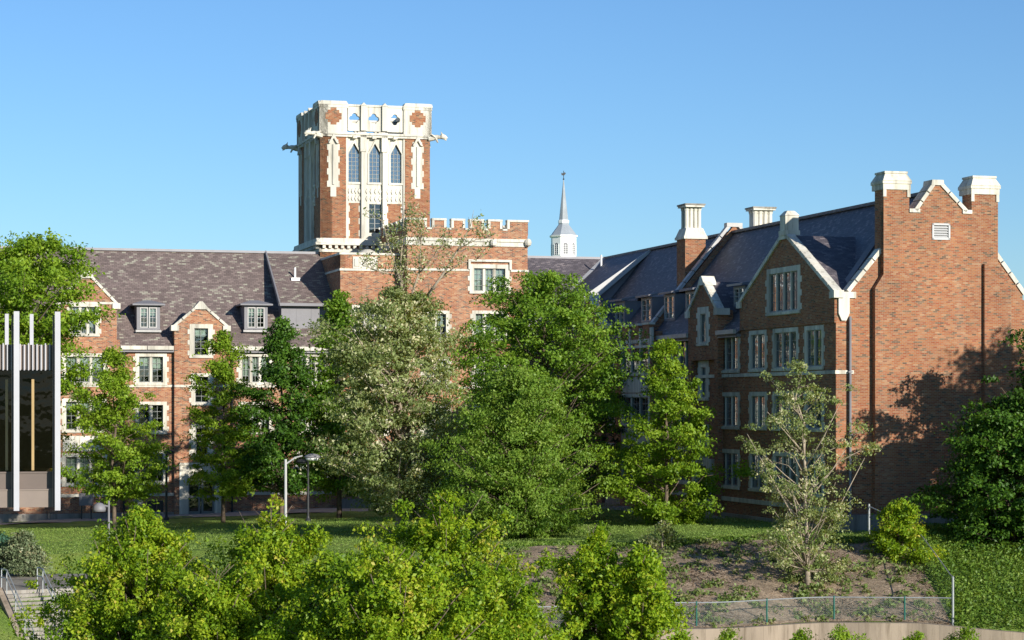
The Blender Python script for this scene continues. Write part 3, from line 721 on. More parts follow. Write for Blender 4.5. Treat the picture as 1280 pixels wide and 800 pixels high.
# ------------------------------------------------------------------ ENTRANCE BLOCK AND TOWER
def merlons(mb, ms, fr, a0, a1, zb, zt, wm, wc, dep, first=None):
    """battlement: brick merlons in mb, their stone caps in ms"""
    a = a0; i = 0
    while a < a1 - .3:
        w_ = first if (i == 0 and first) else wm
        e = min(a + w_, a1)
        mb.fbox(fr, a, e, -dep, 0, zb, zt)
        ms.fbox(fr, a - .05, e + .05, -dep - .05, .06, zt, zt + .12)
        ms.fbox(fr, e - .10, e + .03, -dep - .02, .03, zb + .1, zt - .002)
        ms.fbox(fr, a - .03, a + .10, -dep - .02, .03, zb + .1, zt - .002)
        if e < a1 - .3: ms.fbox(fr, e + .031, e + wc - .031, -dep - .05, .06, zb - .02, zb + .1)
        a = e + wc; i += 1
def entrance_block():
    root = obj_frame('entrance_block')
    tag(root, 'flat-topped brick entrance block with battlements at the foot of the tower', 'building')
    # low part
    t1 = -1.0; a0 = 12.1; fr = fr_front(t1)
    t2 = -2.3; b0 = F(509, 317, t2)[0]; b1 = F(659.5, 317, t2)[0]
    zt = F(425, 318, t1)[1]
    holes = []
    def wn(x0, x1, y0, y1, n, t, **k):
        q0, z1 = F(x0, y0, t); q1, z0 = F(x1, y1, t)
        return window(root, fr_front(t), q0, q1, z0, z1, n, **k)
    holes = [wn(440, 486, 381, 424, 3, t1), wn(440, 486, 444, 484, 3, t1), wn(440, 486, 503, 545, 3, t1), wn(440, 486, 565, 606, 3, t1)]
    m = MB(); lo = -2
    wall(m, fr, [(a0, lo), (b0 + .5, lo), (b0 + .5, zt), (a0, zt)], holes)
    m.fbox(fr, a0, b0 + .5, -.4, -.001, zt - .8, zt)
    m.poly([(a0, t1, lo), (a0, 7, lo), (a0, 7, zt), (a0, t1, zt)]); m.poly([(a0 + .3, t1 + .3, zt - .5), (b0, t1 + .3, zt - .5), (b0, 7, zt - .5), (a0 + .3, 7, zt - .5)])
    m.box(a0, a0 + .35, t1, 6.0, zt - .8, zt)
    # tall part
    fh = fr_front(t2); zc = F(580, 276, t2)[1]; zcr = F(580, 287, t2)[1]
    h2 = [wn(587, 637, 330, 368, 3, t2, sw=.3)]
    for y0, y1 in ((388, 428), (446, 486), (505, 545), (566, 606)): h2 += [wn(527, 562, y0, y1, 2, t2), wn(590, 634, y0, y1, 3, t2)]
    wall(m, fh, [(b0, lo), (b1, lo), (b1, zcr), (b0, zcr)], h2)
    m.poly([(b0, t2, lo), (b0, 7, lo), (b0, 7, zcr), (b0, t2, zcr)]); m.poly([(b1, t2, lo), (b1, 11, lo), (b1, 11, zcr), (b1, t2, zcr)])
    m.poly([(b0, 11, lo), (b1, 11, lo), (b1, 11, zcr), (b0, 11, zcr)])
    m.poly([(b0, t2 + .4, zcr - .6), (b1, t2 + .4, zcr - .6), (b1, 11, zcr - .6), (b0, 11, zcr - .6)])
    m.build('wall', M_BRICK, root)
    mb = MB(); ms = MB()
    q = [F(x, 280, t2)[0] for x in (509, 532.5, 541, 557, 565, 580.5, 588, 604, 611, 627, 635, 660)]
    for i in range(0, 12, 2):
        e0, e1 = q[i], q[i + 1]
        mb.fbox(fh, e0, e1, -.4, 0.001, zcr - .3, zc); ms.fbox(fh, e0 - .06, e1 + .06, -.46, .06, zc, zc + .13)
        if i: ms.fbox(fh, e0 - .05, e0 + .11, -.44, .035, zcr + .1, zc - .002)
        if i < 10: ms.fbox(fh, e1 - .11, e1 + .05, -.44, .035, zcr + .1, zc - .002); ms.fbox(fh, e1 + .051, q[i + 2] - .051, -.46, .06, zcr - .02, zcr + .1)
    n = 7
    for sd in (fr_west(b0), fr_east(b1)):
        merlons(mb, ms, sd, t2 + .5, 10.5, zcr - .0, zc, .85, .5, .4)
    mb.build('battlement', M_BRICK, root); ms.build('battlement_caps', M_STONE_W, root)
    c = MB()
    z1 = F(560, 297.5, t2)[1]; z0 = F(560, 307, t2)[1]
    for (x0, x1) in ((b0 - .1, b1 + .1),):
        c.fbox(fh, x0, x1, -.1, .16, z1 - .2, z1); c.fbox(fh, x0 + .03, x1 - .03, -.1, .08, z0, z1 - .201)
    c.box(b0 - .1, b0, t2, 6, z0, z1); c.box(b1, b1 + .1, t2, 6, z0, z1)
    zz = F(560, 338.5, t2)[1]
    c.fbox(fh, b0 - .05, F(586, 340, t2)[0], -.05, .07, zz, zz + .14); c.build('stone_band', M_STONE_W, root); c = MB(); c.fbox(fh, F(638, 340, t2)[0], b1 + .06, -.05, .07, zz, zz + .14)
    c.build('stone_band', M_STONE_W, root); c = MB()
    zz = F(450, 338.5, t1)[1]
    c.fbox(fr, a0 - .05, b0, -.05, .06, zz, zz + .14); c.box(a0 - .05, a0, t1 + .0, 5.5, zz, zz + .14)
    c.fbox(fr, a0 - .06, b0, -.45, .06, zt, zt + .14); c.box(a0 - .06, a0 + .4, t1 + .46, 6, zt, zt + .14)
    for y in (484, 546): zz = F(450, y, t2)[1]; c.build('stone_band', M_STONE_W, root); c = MB(); c.fbox(fh, b0, b1 + .02, -.05, .05, zz - .08, zz + .06)
    c.build('stone_band', M_STONE_W, root); c = MB()
    x0, zz1 = F(441, 320.5, t1); x1, zz0 = F(472, 336, t1); c.fbox(fr, x0, x1, -.02, .05, zz0, zz1)
    for i in range(3): w_ = (x1 - x0) / 3; c.fbox(fr, x0 + w_ * i + .1, x0 + w_ * (i + 1) - .1, .05, .10, zz0 + .15, zz1 - .15)
    c.build('stone_panel', M_STONE_W, root); c = MB()
    # hood mould over the big window
    x0, zh = F(585, 327, t2); x1 = F(639, 327, t2)[0]
    c.fbox(fh, x0, x1, 0.04, .16, zh, zh + .15); c.fbox(fh, x0, x0 + .15, .04, .15, zh - .5, zh - .001); c.fbox(fh, x1 - .15, x1, .04, .15, zh - .5, zh - .001)
    c.build('hood_mould', M_STONE_W, root)
    # carved heads on the band
    for px in (560, 616, 659):
        a, z = F(px, 303, t2); g = MB(); g.lathe((a, t2 - .2, z - .28), [(.08, 0), (.2, .08), (.24, .25), (.2, .42), (.1, .5)], 8)
        g.box(a - .1, a + .1, t2 - .42, t2 - .2, z - .12, z + .02); g.build('carved_boss', M_STONE_W, root)
    # small stone urn-like finial behind the low parapet
    a, z = F(459, 312, 1.0); g = MB(); g.lathe((a, 1.0, zt - .4), [(.62, 0), (.62, .35), (.75, .45), (.7, .62), (.45, .8), (.2, .9)], 12); g.build('roof_vent', M_STONE, root)
    # basement and plinth
    p = MB(); p.fbox(fh, b0, b1 + .05, -.05, .12, -2, .3); p.fbox(fr, a0 - .05, b0, -.05, .12, -2, .3); p.build('plinth', M_CONC, root)
    return root
entrance_block()

def quatre(mb, fr, cx, cz, w_, h_, q, d0, d1, m=0, n=48):
    inn = []; out = []
    for i in range(n):
        th = 2 * math.pi * i / n + 1e-4
        k = round(th / (math.pi / 2)) * math.pi / 2
        r = 2 * q * math.cos(th - k); r = max(r, 1.0 * q)
        inn.append((cx + r * math.cos(th), cz + r * math.sin(th)))
        c, s = math.cos(th), math.sin(th); e = min(w_ / 2 / max(abs(c), 1e-6), h_ / 2 / max(abs(s), 1e-6))
        out.append((cx + e * c, cz + e * s))
    for i in range(n):
        j = (i + 1) % n
        for d in (d0, d1): mb.poly([fr(*inn[i], d), fr(*inn[j], d), fr(*out[j], d), fr(*out[i], d)], m)
        mb.poly([fr(*inn[i], d0), fr(*inn[j], d0), fr(*inn[j], d1), fr(*inn[i], d1)], m)
    # the square's corners
    for sx in (-1, 1):
        for sz in (-1, 1):
            pass
def tower():
    root = obj_frame('bell_tower')
    tag(root, 'square brick and pale stone tower with pointed windows, pierced parapet and gargoyles', 'tower')
    s0, s1, t0, t1 = 12.1, 19.78, 6.0, 14.6
    zp = F(400.7, 125.5, t0)[1]; 
    zf = lambda y: F(470, y, t0)[1]
    z_cor = zf(172); z_base = zf(300)
    br = MB(); st = MB(); cap = MB(); cb = MB(); px = (s1 - s0) / 136.3
    # recessed core
    core = .32
    def face(fr, a0, a1, full):
        L = a1 - a0; k = L / 7.68
        pil = 1.78 * k
        A = lambda x: a0 + (x - 400.7) * px * k      # measured px on the front mapped along the face
        # corner piers in brick
        for e0, e1 in ((a0, a0 + pil), (a1 - pil, a1)):
            br.fbox(fr, e0 + .02, e1, -.8, 0, 9, zf(170))
            c = (e0 + e1) / 2
            # stepped stone strip with its pointed head
            z = zf(235); i = 0
            while z < zf(178):
                hw = .34 if i % 2 else .44
                br_h = min(.42, zf(176) - z)
                st.fbox(fr, c - hw * k, c + hw * k, 0, .03, z, z + br_h - .0005); z += .42; i += 1
            st.fbox(fr, c - .2, c + .2, 0, .028, zf(247), zf(235))
            st.prism(fr, [(c - .07, zf(232)), (c + .07, zf(232)), (c + .07, zf(182)), (c - .07, zf(182))], .031, .12)
            st.prism(fr, [(c - .36, zf(181)), (c - .22, zf(181)), (c, zf(174.5)), (c + .22, zf(181)), (c + .36, zf(181)), (c, zf(168.5))], .03, .2)
            # brick cross in the stone parapet
            hw, hh = .56, .6; cz = zf(147); w2 = [(-.56, -.22), (-.4, -.22), (-.4, -.42), (-.2, -.42), (-.2, -.58), (.2, -.58), (.2, -.42), (.4, -.42), (.4, -.22), (.56, -.22)]
            pts = [(c + x * k, cz + z) for x, z in w2] + [(c + x * k, cz - z) for x, z in reversed(w2)]
            br.prism(fr, pts, .10, .125)
            st.fbox(fr, e0 - .1, e1 + (.1 if e1 == a1 else .05), -.5, .10, zf(168), zp - .25)
            cap.prism(fr, [(e0 - .16, zp - .25), (e1 + .16, zp - .25), (e1 - .02, zp), (e0 + .02, zp)], -.6, .16)
            cap.fbox(fr, e0 - .13, e1 + .13, -.5, .13, zp - .45, zp - .251)
        # middle: four piers, three bays
        m0, m1 = a0 + pil, a1 - pil
        piers = [(A(432), A(434.5)), (A(451.2), A(456)), (A(477.6), A(482.2)), (A(503.8), A(506.6))]
        for i, (p0, p1) in enumerate(piers):
            mid = i in (1, 2)
            st.fbox(fr, p0, p1, -.5, .06 if mid else -.04, 9, zf(166))
            if mid:
                st.fbox(fr, p0 - .08, p1 + .08, -.4, .12, zf(190) , zf(166)); st.fbox(fr, p0 - .05, p1 + .05, -.5, .16, zf(164), zf(133))
                cap.prism(fr, [(p0 - .1, zf(133)), (p1 + .1, zf(133)), ((p0 + p1) / 2, zf(129))], -.5, .2)
        for i in range(3):
            c0, c1 = piers[i][1], piers[i + 1][0]
            l0, l1 = A([435.6, 461.5, 488][i]), A([449.8, 475.7, 501.8][i])
            ztop, zsp, zbot = zf(179.5), zf(192), zf(228)
            hole = [(l0, l1, zbot, ztop)]
            low = [(A(461.5), A(476), zf(291), zf(255))] if i == 1 else []
            wall(st, fr, [(c0, zf(254)), (c1, zf(254)), (c1, zf(170)), (c0, zf(170))], hole, -.16)
            # arch spandrels
            hw = (l1 - l0) / 2; cx = (l0 + l1) / 2
            for sgn in (-1, 1):
                pts = [(cx + sgn * hw, ztop)]
                for j in range(9):
                    a = j / 8 * math.radians(62); r = hw * 1.88
                    pts.append((cx + sgn * (hw - r + r * math.cos(a)), zsp + (ztop - zsp) * math.sin(a) / math.sin(math.radians(62))))
                pts.append((cx, ztop)); st.prism(fr, pts, -.38, -.17)
            for e0, e1 in ((l0 - .12, l0), (l1, l1 + .12)): st.fbox(fr, e0, e1, -.5, -.11, zbot, zsp)
            st.fbox(fr, l0 - .14, l1 + .14, -.5, -.08, zbot - .14, zbot)
            st.prism(fr, [(l0 - .12, zsp), (l0 - .02, zsp), (cx, ztop + .02), (l1 + .02, zsp), (l1 + .12, zsp), (cx, ztop + .22)], -.2, -.10)
            o_p = MB(); o_p.poly([fr(l0, zbot, -.34), fr(l1, zbot, -.34), fr(l1, zsp, -.34), fr(cx, ztop, -.34), fr(l0, zsp, -.34)])
            wn_ = MB(); 
            for j in range(1, 3): a = l0 + (l1 - l0) * j / 3; wn_.fbox(fr, a - .018, a + .018, -.33, -.29, zbot, zsp + (.25 if True else 0))
            for j in range(1, 8): zz = zbot + (zsp - zbot) * j / 7; wn_.fbox(fr, l0, l1, -.328, -.292, zz - .014, zz + .014)
            wn_.prism(fr, [(l0 + .01, zsp), (l0 + .07, zsp), (cx, ztop - .12), (l1 - .07, zsp), (l1 - .01, zsp), (cx, ztop - .02)], -.33, -.29)
            wo_ = wn_.build('lancet_window', M_CASE, root); o_p.build('pane', M_GLASS_S, wo_)
            bk = MB(); bk.poly([fr(l0 - .1, zbot - .1, -.7), fr(l1 + .1, zbot - .1, -.7), fr(l1 + .1, ztop + .2, -.7), fr(l0 - .1, ztop + .2, -.7)]); bk.build('recess', M_ROOM, wo_)
            # carved panel: interlaced arcs
            for j in range(4):
                for q in range(2):
                    cxx = c0 + (c1 - c0) * (j + .5) / 4; czz = zf(250) + q * .5 + .1
                    st.prism(fr, [(cxx - .09, czz), (cxx, czz - .2), (cxx + .09, czz), (cxx, czz + .2)], -.16, -.08)
            # below: brick or tall window
            wall(br if i != 1 else st, fr, [(c0, 9), (c1, 9), (c1, zf(254)), (c0, zf(254))], low, -.17)
            if i != 1:
                for side, e in ((1, c0), (-1, c1)):
                    z = 9.2; j = 0
                    while z < zf(256):
                        wd = .16 if j % 2 else .08
                        x0, x1 = sorted((e, e + side * wd)); st.fbox(fr, x0, x1, -.2, -.15, z, z + .42); z += .42; j += 1
            else:
                h = low[0]; tw = MB(); mid = (h[0] + h[1]) / 2
                tw.fbox(fr, mid - .03, mid + .03, -.32, -.26, h[2], h[3])
                for j in range(1, 6): zz = h[2] + (h[3] - h[2]) * j / 6; tw.fbox(fr, h[0], h[1], -.318, -.262, zz - (.05 if j == 4 else .014), zz + .014)
                to = tw.build('tall_window', M_CASE, root); g = MB(); g.poly([fr(h[0], h[2], -.3), fr(h[1], h[2], -.3), fr(h[1], h[3], -.3), fr(h[0], h[3], -.3)]); g.build('pane', M_GLASS, to)
                g = MB(); g.poly([fr(h[0] - .1, h[2], -.8), fr(h[1] + .1, h[2], -.8), fr(h[1] + .1, h[3] + .1, -.8), fr(h[0] - .1, h[3] + .1, -.8)]); g.build('recess', M_ROOM, to)
            # pierced parapet panel
            cz = zf(149); hh = zf(134) - zf(165)
            quatre(st, fr, (c0 + c1) / 2, cz, c1 - c0, hh, .19, -.3, -.02)
            cap.fbox(fr, c0, c1, -.36, .04, zf(134), zf(131.5))
            # small corbels under the cornice
            cxm = (c0 + c1) / 2; st.fbox(fr, cxm - .14, cxm + .14, -.16, .22, zf(174), zf(170.3))
        cap.fbox(fr, a0 - .2, a1 + .2, -.5, .2, zf(169.5), zf(167)); cap.fbox(fr, a0 - .12, a1 + .12, -.5, .12, zf(172.3), zf(169.6))
        # base cornice: sloped ledge over a row of little corbels
        cb.prism(fr, [(a0 - .42, zf(305)), (a1 + .42, zf(305)), (a1 + .05, zf(299)), (a0 - .05, zf(299))], -.3, .3)
        cb.fbox(fr, a0 - .4, a1 + .4, -.2, .38, zf(307.5), zf(304.8))
        n = int(L / .42)
        for j in range(n):
            a = a0 + L * (j + .25) / n; cb.fbox(fr, a, a + .2, -.1, .3, zf(311.5), zf(307.6))
        cb.fbox(fr, a0 - .1, a1 + .1, -.1, .1, zf(316), zf(311.6))
    face(fr_front(t0), s0, s1, True)
    face(lambda a, b, d: (s0 - d, t0 + t1 - a, b), t0, t1, True)
    face(lambda a, b, d: (s1 + d, a, b), t0, t1, False)
    face(fr_back(t1), s0, s1, False)
    br.build('brickwork', M_BRICK_R, root); st.build('stonework', M_STONE_W, root); cap.build('copings', M_STONE_W, root); cb.build('base_cornice', M_STONE_W, root)
    k = MB(); k.box(s0 + .9, s1 - .9, t0 + .9, t1 - .9, 9, zf(172)); k.build('roof_deck', M_DARK, root)
    k = MB(); k.box(s0 + .01, s1 - .01, t0 + .01, t1 - .01, 5, zf(316)); k.build('lower_wall', M_BRICK, root)
    # gargoyles
    zg = zf(169)
    for (cx, cy, dx, dy) in ((s0, t0, -1, -.25), (s1, t0, 1, -.25), (s0, t1, -1, .1), (s1, t1, 1, 1)):
        d = Vector((dx, dy, 0)).normalized(); g = MB(); p = Vector((cx, cy, zg - .1)) - d * .1
        g.tube([p, p + d * .35 + Vector((0, 0, .04)), p + d * .62 + Vector((0, 0, .10)), p + d * .8 + Vector((0, 0, .08)), p + d * .95 + Vector((0, 0, .14)), p + d * 1.15 + Vector((0, 0, .08)), p + d * 1.3 + Vector((0, 0, 0.0))], [.24, .2, .15, .12, .2, .15, .06], 8)
        sd = Vector((-d.y, d.x, 0))
        for s_ in (-1, 1):
            q = p + d * .95 + Vector((0, 0, .25)) + sd * .12 * s_; g.tube([q, q + Vector((0, 0, .2)) - d * .08 + sd * .05 * s_], [.07, .01], 5)
            q = p + d * .45 + sd * .15 * s_; g.tube([q + Vector((0, 0, .08)), q + sd * .2 * s_ + Vector((0, 0, .25)) - d * .25], [.12, .02], 5)
            q = p + d * .5 + sd * .12 * s_; g.tube([q, q - Vector((0, 0, .28)) + d * .15], [.09, .05], 5)
        g.tube([p + d * 1.1 + Vector((0, 0, -.02)), p + d * 1.24 + Vector((0, 0, -.14))], [.09, .04], 5)
        g.build('gargoyle', M_STONE, root)
    return root
tower()

# ------------------------------------------------------------------ RIGHT HALL
eR = 10.5
def right_hall():
    root = obj_frame('residence_hall')
    tag(root, 'brick hall at right with two big chimneys on its blank sunlit end wall', 'building')
    fw = fr_west(S0); lo = -3.0; sE = 2 * SR - S0; B = M_BRICK_R
    holes = []
    def wn(x0, x1, y0, y1, n, s=S0, **k):
        a1, z1 = S(x0, y0, s); a0, z0 = S(x1, y1, s); 
        if k.pop('mean', False): pass
        return window(root, fr_west(s), a0, a1, z0, z1, n, **k)
    zr = [(S(900, 417, S0)[1], S(900, 467, S0)[1]), (S(900, 490.5, S0)[1], S(900, 536.5, S0)[1]), (S(900, 560.7, S0)[1], S(900, 610, S0)[1])]
    cols = [(896.7, 924.5, 3), (937, 958.5, 2), (966.5, 998, 3), (1006, 1030, 2), (848, 865.5, 2), (819, 841, 2), (748, 768, 3), (716, 736, 2)]
    for x0, x1, n in cols:
        a1 = S(x0, 480, S0)[0]; a0 = S(x1, 480, S0)[0]
        for z1, z0 in zr: holes.append(window(root, fw, a0, a1, z0, z1, n, rows=4, blind=rng.choice([0, 0, 0, .4])))
    # stair windows under the narrow gable
    st_ = []
    for y0, y1 in ((451, 501), (530, 576)): st_.append(wn(873.5, 886, y0, y1, 1, sw=.42, blind=0))
    holes += st_
    dr1, dr0 = S(874, 600, S0)[0], S(891, 600, S0)[0]; zd = S(882, 580, S0)[1]
    holes.append((dr0 + .2, dr1 - .2, -1, zd))
    drl1, drl0 = S(737, 600, S0)[0], S(751, 600, S0)[0]; zdl = S(744, 584, S0)[1]
    m = MB()
    wall(m, fw, [(TC, lo), (0, lo), (0, eR), (TC, eR)], [h if h[3] < eR else (h[0], h[1], h[2], eR) for h in holes])
    m.poly([(sE, TC, lo), (sE, 14, lo), (sE, 14, eR), (sE, TC, eR)])
    m.poly([(S0, 14, lo), (sE, 14, lo), (sE, 14, eR), (S0, 14, eR)]); m.poly([(S0, 14, eR), (sE, 14, eR), (SR, 14, ZR - .3)]); m.poly([(S0, 6, lo), (S0, 14, lo), (S0, 14, eR), (S0, 6, eR)])
    m.build('wall', B, root)
    # near end wall
    fe = fr_front(TC)
    E = lambda x, y: F(x, y, TC)
    PD = .34; E2 = lambda x, y: F(x, y, TC - PD); fp = fr_front(TC - PD)
    kn = E(1062, 363); jl = E(1101.5, 312.5); shz = E2(1143, 264)[1]; apx = E2(1171.5, 229)
    cl0, cl1 = E2(1104.5, 300)[0], E2(1136.5, 300)[0]; cr0, cr1 = E2(1214.6, 300)[0], E2(1247.5, 300)[0]
    jr = E(1248.5, 316); knr = (2 * SR - kn[0], kn[1])
    m = MB()
    zk = kn[1] - .35
    wall(m, fe, [(S0, lo), (sE, lo), (sE, zk), (S0, zk)])
    wall(m, fe, [(kn[0], zk), (cl0 + .1, zk), (cl0 + .1, jl[1]), (kn[0], kn[1])])
    wall(m, fe, [(cr1 - .1, zk), (knr[0], zk), (knr[0], kn[1]), (cr1 - .1, jr[1])])
    lou0 = E2(1165, 279); lou1 = E2(1187.5, 300)
    wall(m, fe, [(cl0, zk), (cr1, zk), (cr1, shz), (cl0, shz)], [(lou0[0], lou1[0], lou1[1], lou0[1])], PD)
    wall(m, fe, [(cl1 + .35, shz), (cr0 - .3, shz), (apx[0] + .18, apx[1]), (apx[0] - .18, apx[1])], (), PD)
    # back of the parapet
    wall(m, fe, [(S0, zk - 2), (sE, zk - 2), (sE, zk), (S0, zk)], (), -.42)
    wall(m, fe, [(kn[0], zk), (knr[0], zk), (knr[0], kn[1]), (cr1, jr[1]), (cl0, jl[1]), (kn[0], kn[1])], (), -.42)
    wall(m, fe, [(cl0, jl[1]), (cr1, jl[1]), (cr1, shz), (cl0, shz)], (), -.42)
    wall(m, fe, [(cl1 + .35, shz), (cr0 - .3, shz), (apx[0] + .18, apx[1]), (apx[0] - .18, apx[1])], (), -.42)
    # breasts
    b0 = E2(1094, 500)[0]
    wall(m, fp, [(cl1, lo), (cr1, lo), (cr1, zk), (cl1, zk)])
    m.poly([fp(cr1, lo, 0), fp(cr1, lo, -PD), fp(cr1, shz, -PD), fp(cr1, shz, 0)]); m.poly([fp(cl0, zk - 2, 0), fp(cl0, zk - 2, -PD), fp(cl0, shz, -PD), fp(cl0, shz, 0)])
    zs_ = E2(1113.5, 328); zb_ = E2(1094, 360)
    m.prism(fe, [(b0, lo), (cl1, lo), (cl1, zs_[1]), (zs_[0], zs_[1]), (b0, zb_[1])], -.05, PD)
    m.poly([fp(zs_[0], zs_[1], 0), fp(cl1, zs_[1], 0), fp(cl1, zk + .01, 0), fp(cl0, zk + .01, 0), fp(cl0, zs_[1], 0)]) if zk > zs_[1] else None
    q = E2(1228.4, 330); m.prism(fp, [(q[0], lo), (cr1 + .6, lo), (cr1 + .6, q[1] - 1.2), (cr1, q[1]), (q[0], q[1])], -.05, .2)
    m.build('end_wall', B, root)
    lv = MB(); x0, x1, z0, z1 = lou0[0], lou1[0], lou1[1], lou0[1]
    for e in ((x0, x0 + .09, z0, z1), (x1 - .09, x1, z0, z1), (x0, x1, z0 - .002, z0 + .09), (x0, x1, z1 - .09, z1 + .002)): lv.fbox(fe, e[0], e[1], -.15, .04, e[2], e[3])
    for i in range(5):
        z = z0 + .1 + (z1 - z0 - .2) * i / 5; lv.prism(lambda a, b, d: fe(d, b, a), [(-.14, z + .10), (-.10, z + .13), (0.01, z + .03), (0.01, z)], x0 + .05, x1 - .05)
    lv.fbox(fe, x0, x1, -.3, -.16, z0, z1)
    lo_ = lv.build('louvre', M_LGREY, root); lo_.location.y = -PD
    c = MB()
    coping(c, fe, (kn[0] - .1, kn[1] - .05), (cl0 + .05, jl[1] + .05), -.5, .07, .2, .62)
    c.build('coping', M_STONE_W, root); c = MB()
    coping(c, fe, (knr[0] + .1, kn[1] - .05), (cr1 - .05, jr[1] + .1), -.5, .07, .2, .62)
    c.build('coping', M_STONE_W, root); c = MB()
    coping(c, fe, (cl1 + .33, shz + .04), (apx[0] - .14, apx[1] + .02), -.5, PD + .07, .18, .62); coping(c, fe, (cr0 - .28, shz + .04), (apx[0] + .14, apx[1] + .02), -.5, PD + .07, .18, .62)
    c.prism(fe, [(apx[0] - .34, apx[1] - .1), (apx[0] + .34, apx[1] - .1), (apx[0] + .3, apx[1] + .16), (apx[0] - .3, apx[1] + .16)], -.52, PD + .09)
    c.fbox(fe, cl1, cl1 + .55, -.5, PD + .07, shz - .06, shz + .12); c.fbox(fe, cr0 - .5, cr0, -.5, PD + .07, shz - .06, shz + .12)
    c.build('gable_coping', M_STONE_W, root); c = MB()
    c.fbox(fe, S0 - .12, kn[0] + .3, -.55, .10, zk - .02, zk + .28)
    x0 = E(1054, 380)[0]; c.fbox(fe, x0 - .28, x0 + .28, 0, .12, zk - .75, zk - .021); c.prism(fe, [(x0 - .28, zk - .75), (x0 + .28, zk - .75), (x0 + .12, zk - 1.1), (x0 - .12, zk - 1.1)], 0, .12)
    c.build('kneeler', M_STONE_W, root)
    # chimneys on the end wall
    for q0, q1, yt, yb in ((cl0, cl1, 215, 237), (cr0, cr1, 217.5, 240)):
        ch = MB(); cx = (q0 + q1) / 2; ztp = E2(1120, yt)[1]; zcp = E2(1120, yb)[1]
        ch.fbox(fe, q0, q1, -.66, PD + .003, zk if q0 == cr0 else 9.0, zcp)
        o = ch.build('chimney', B, root)
        k = MB()
        k.fbox(fe, q0 - .05, q1 + .05, -.9, .41, zcp, zcp + .28)
        k.fbox(fe, q0 - .09, q1 + .09, -.95, .45, zcp + .281, zcp + .42)
        w0, w1 = q0 - .085, q1 + .085
        k.solid([fe(w0, zcp + .42, .48), fe(w1, zcp + .42, .48), fe(w1, zcp + .42, -.97), fe(w0, zcp + .42, -.97)], [fe(w0 + .2, ztp - .06, .28), fe(w1 - .2, ztp - .06, .28), fe(w1 - .2, ztp - .06, -.77), fe(w0 + .2, ztp - .06, -.77)])
        k.fbox(fe, w0 + .15, w1 - .15, -.82, .33, ztp - .06, ztp + .04)
        for e in (q0 - .04, q1 - .12): k.fbox(fe, e, e + .16, .34, .40, zcp - .35, zcp - .001)
        k.build('chimney_cap', M_STONE, o)
    # down pipe at the corner
    x0 = E(1061, 400)[0]; p = MB(); p.tube([(x0, TC - .16, zk - .9), (x0, TC - .16, 0.2)], .07, 8)
    for zz in (2, 5, 8): p.box(x0 - .1, x0 + .1, TC - .24, TC, zz, zz + .07)
    p.build('downpipe', M_GREY, root)
    # plinth
    p = MB(); p.fbox(fe, S0 - .1, sE + .1, -.05, .60, -2.5, E(1140, 642)[1]); zpl = .75
    p.fbox(fw, TC - .0, 0, -.05, .10, -2, .62); p.build('plinth', M_CONC, root)
    p = MB(); zw = S(892, 621.5, S0)[1]
    p.fbox(fw, TC + .01, dr0 - .3, -.05, .08, zw - .1, zw + .12); p.fbox(fw, dr1 + .3, 0, -.05, .08, zw - .1, zw + .12); p.build('water_table', M_STONE, root)
    p = MB(); zs = 8.02
    p.fbox(fw, TC + .001, 0, -.05, .07, zs - .08, zs + .10); p.fbox(fe, S0 - .07, S0 + .9, -.05, .07, zs - .08, zs + .10); p.build('string_course', M_STONE, root)
    # roof
    k = (ZR - eR) / (SR - S0); ov = .28
    r = MB(); z_ = eR - ov * k + .05
    r.solid([(S0 + .02, TC + .42, eR), (SR, TC + .42, ZR), (sE - .02, TC + .42, eR)], [(S0 + .02, 14.2, eR), (SR, 14.2, ZR), (sE - .02, 14.2, eR)])
    gb1 = S(926, 400, S0)[0]; gm0, gm1 = S(903.5, 400, S0)[0], S(866.5, 400, S0)[0]; gs0 = S(758, 400, S0)[0]; orl0, orl1 = S(814, 420, S0 - .7)[0], S(775, 420, S0 - .7)[0]
    for q0, q1 in ((gb1, gm0), (gm1, orl0), (orl0, orl1), (orl1, gs0)):
        r.solid([(S0 - .3, q0, eR - .3 * k + .06), (S0 + .3, q0, eR + .3 * k + .06), (S0 + .3, q0, eR + .3 * k - .1), (S0 - .3, q0, eR - .3 * k)], [(S0 - .3, q1, eR - .3 * k + .06), (S0 + .3, q1, eR + .3 * k + .06), (S0 + .3, q1, eR + .3 * k - .1), (S0 - .3, q1, eR - .3 * k)])
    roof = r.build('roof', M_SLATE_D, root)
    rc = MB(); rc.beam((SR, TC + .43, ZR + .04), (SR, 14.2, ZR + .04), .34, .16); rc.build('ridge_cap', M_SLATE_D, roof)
    # gutters
    gb0, gb1 = S(1044, 400, S0)[0], S(926, 400, S0)[0]           # big gable along t
    gm0, gm1 = S(903.5, 400, S0)[0], S(866.5, 400, S0)[0]
    gs0, gs1 = S(758, 400, S0)[0], S(725, 400, S0)[0]
    orl0, orl1 = S(814, 420, S0 - .7)[0], S(775, 420, S0 - .7)[0]
    for a0, a1 in ((gb1, gm0), (gm1, orl0), (orl1, gs0)):
        g = MB(); g.fbox(fw, a0, a1, .26, .44, eR - .25, eR - .02); g.build('gutter', M_GUT, root)
        g = MB(); g.fbox(fw, a0, a1, 0, .3, eR - .42, eR - .26); g.build('cornice', M_GREY, root)
    # big gable
    zkb = S(1040, 366, S0)[1]; apb = S(982, 291, S0)[1]
    gw = wn(959, 1000.5, 337, 391.5, 4, s=S0 - .06, sw=.3, qs=.2)
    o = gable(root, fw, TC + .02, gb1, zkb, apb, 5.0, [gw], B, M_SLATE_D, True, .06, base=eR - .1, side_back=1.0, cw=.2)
    tc_ = (TC + .02 + gb1) / 2
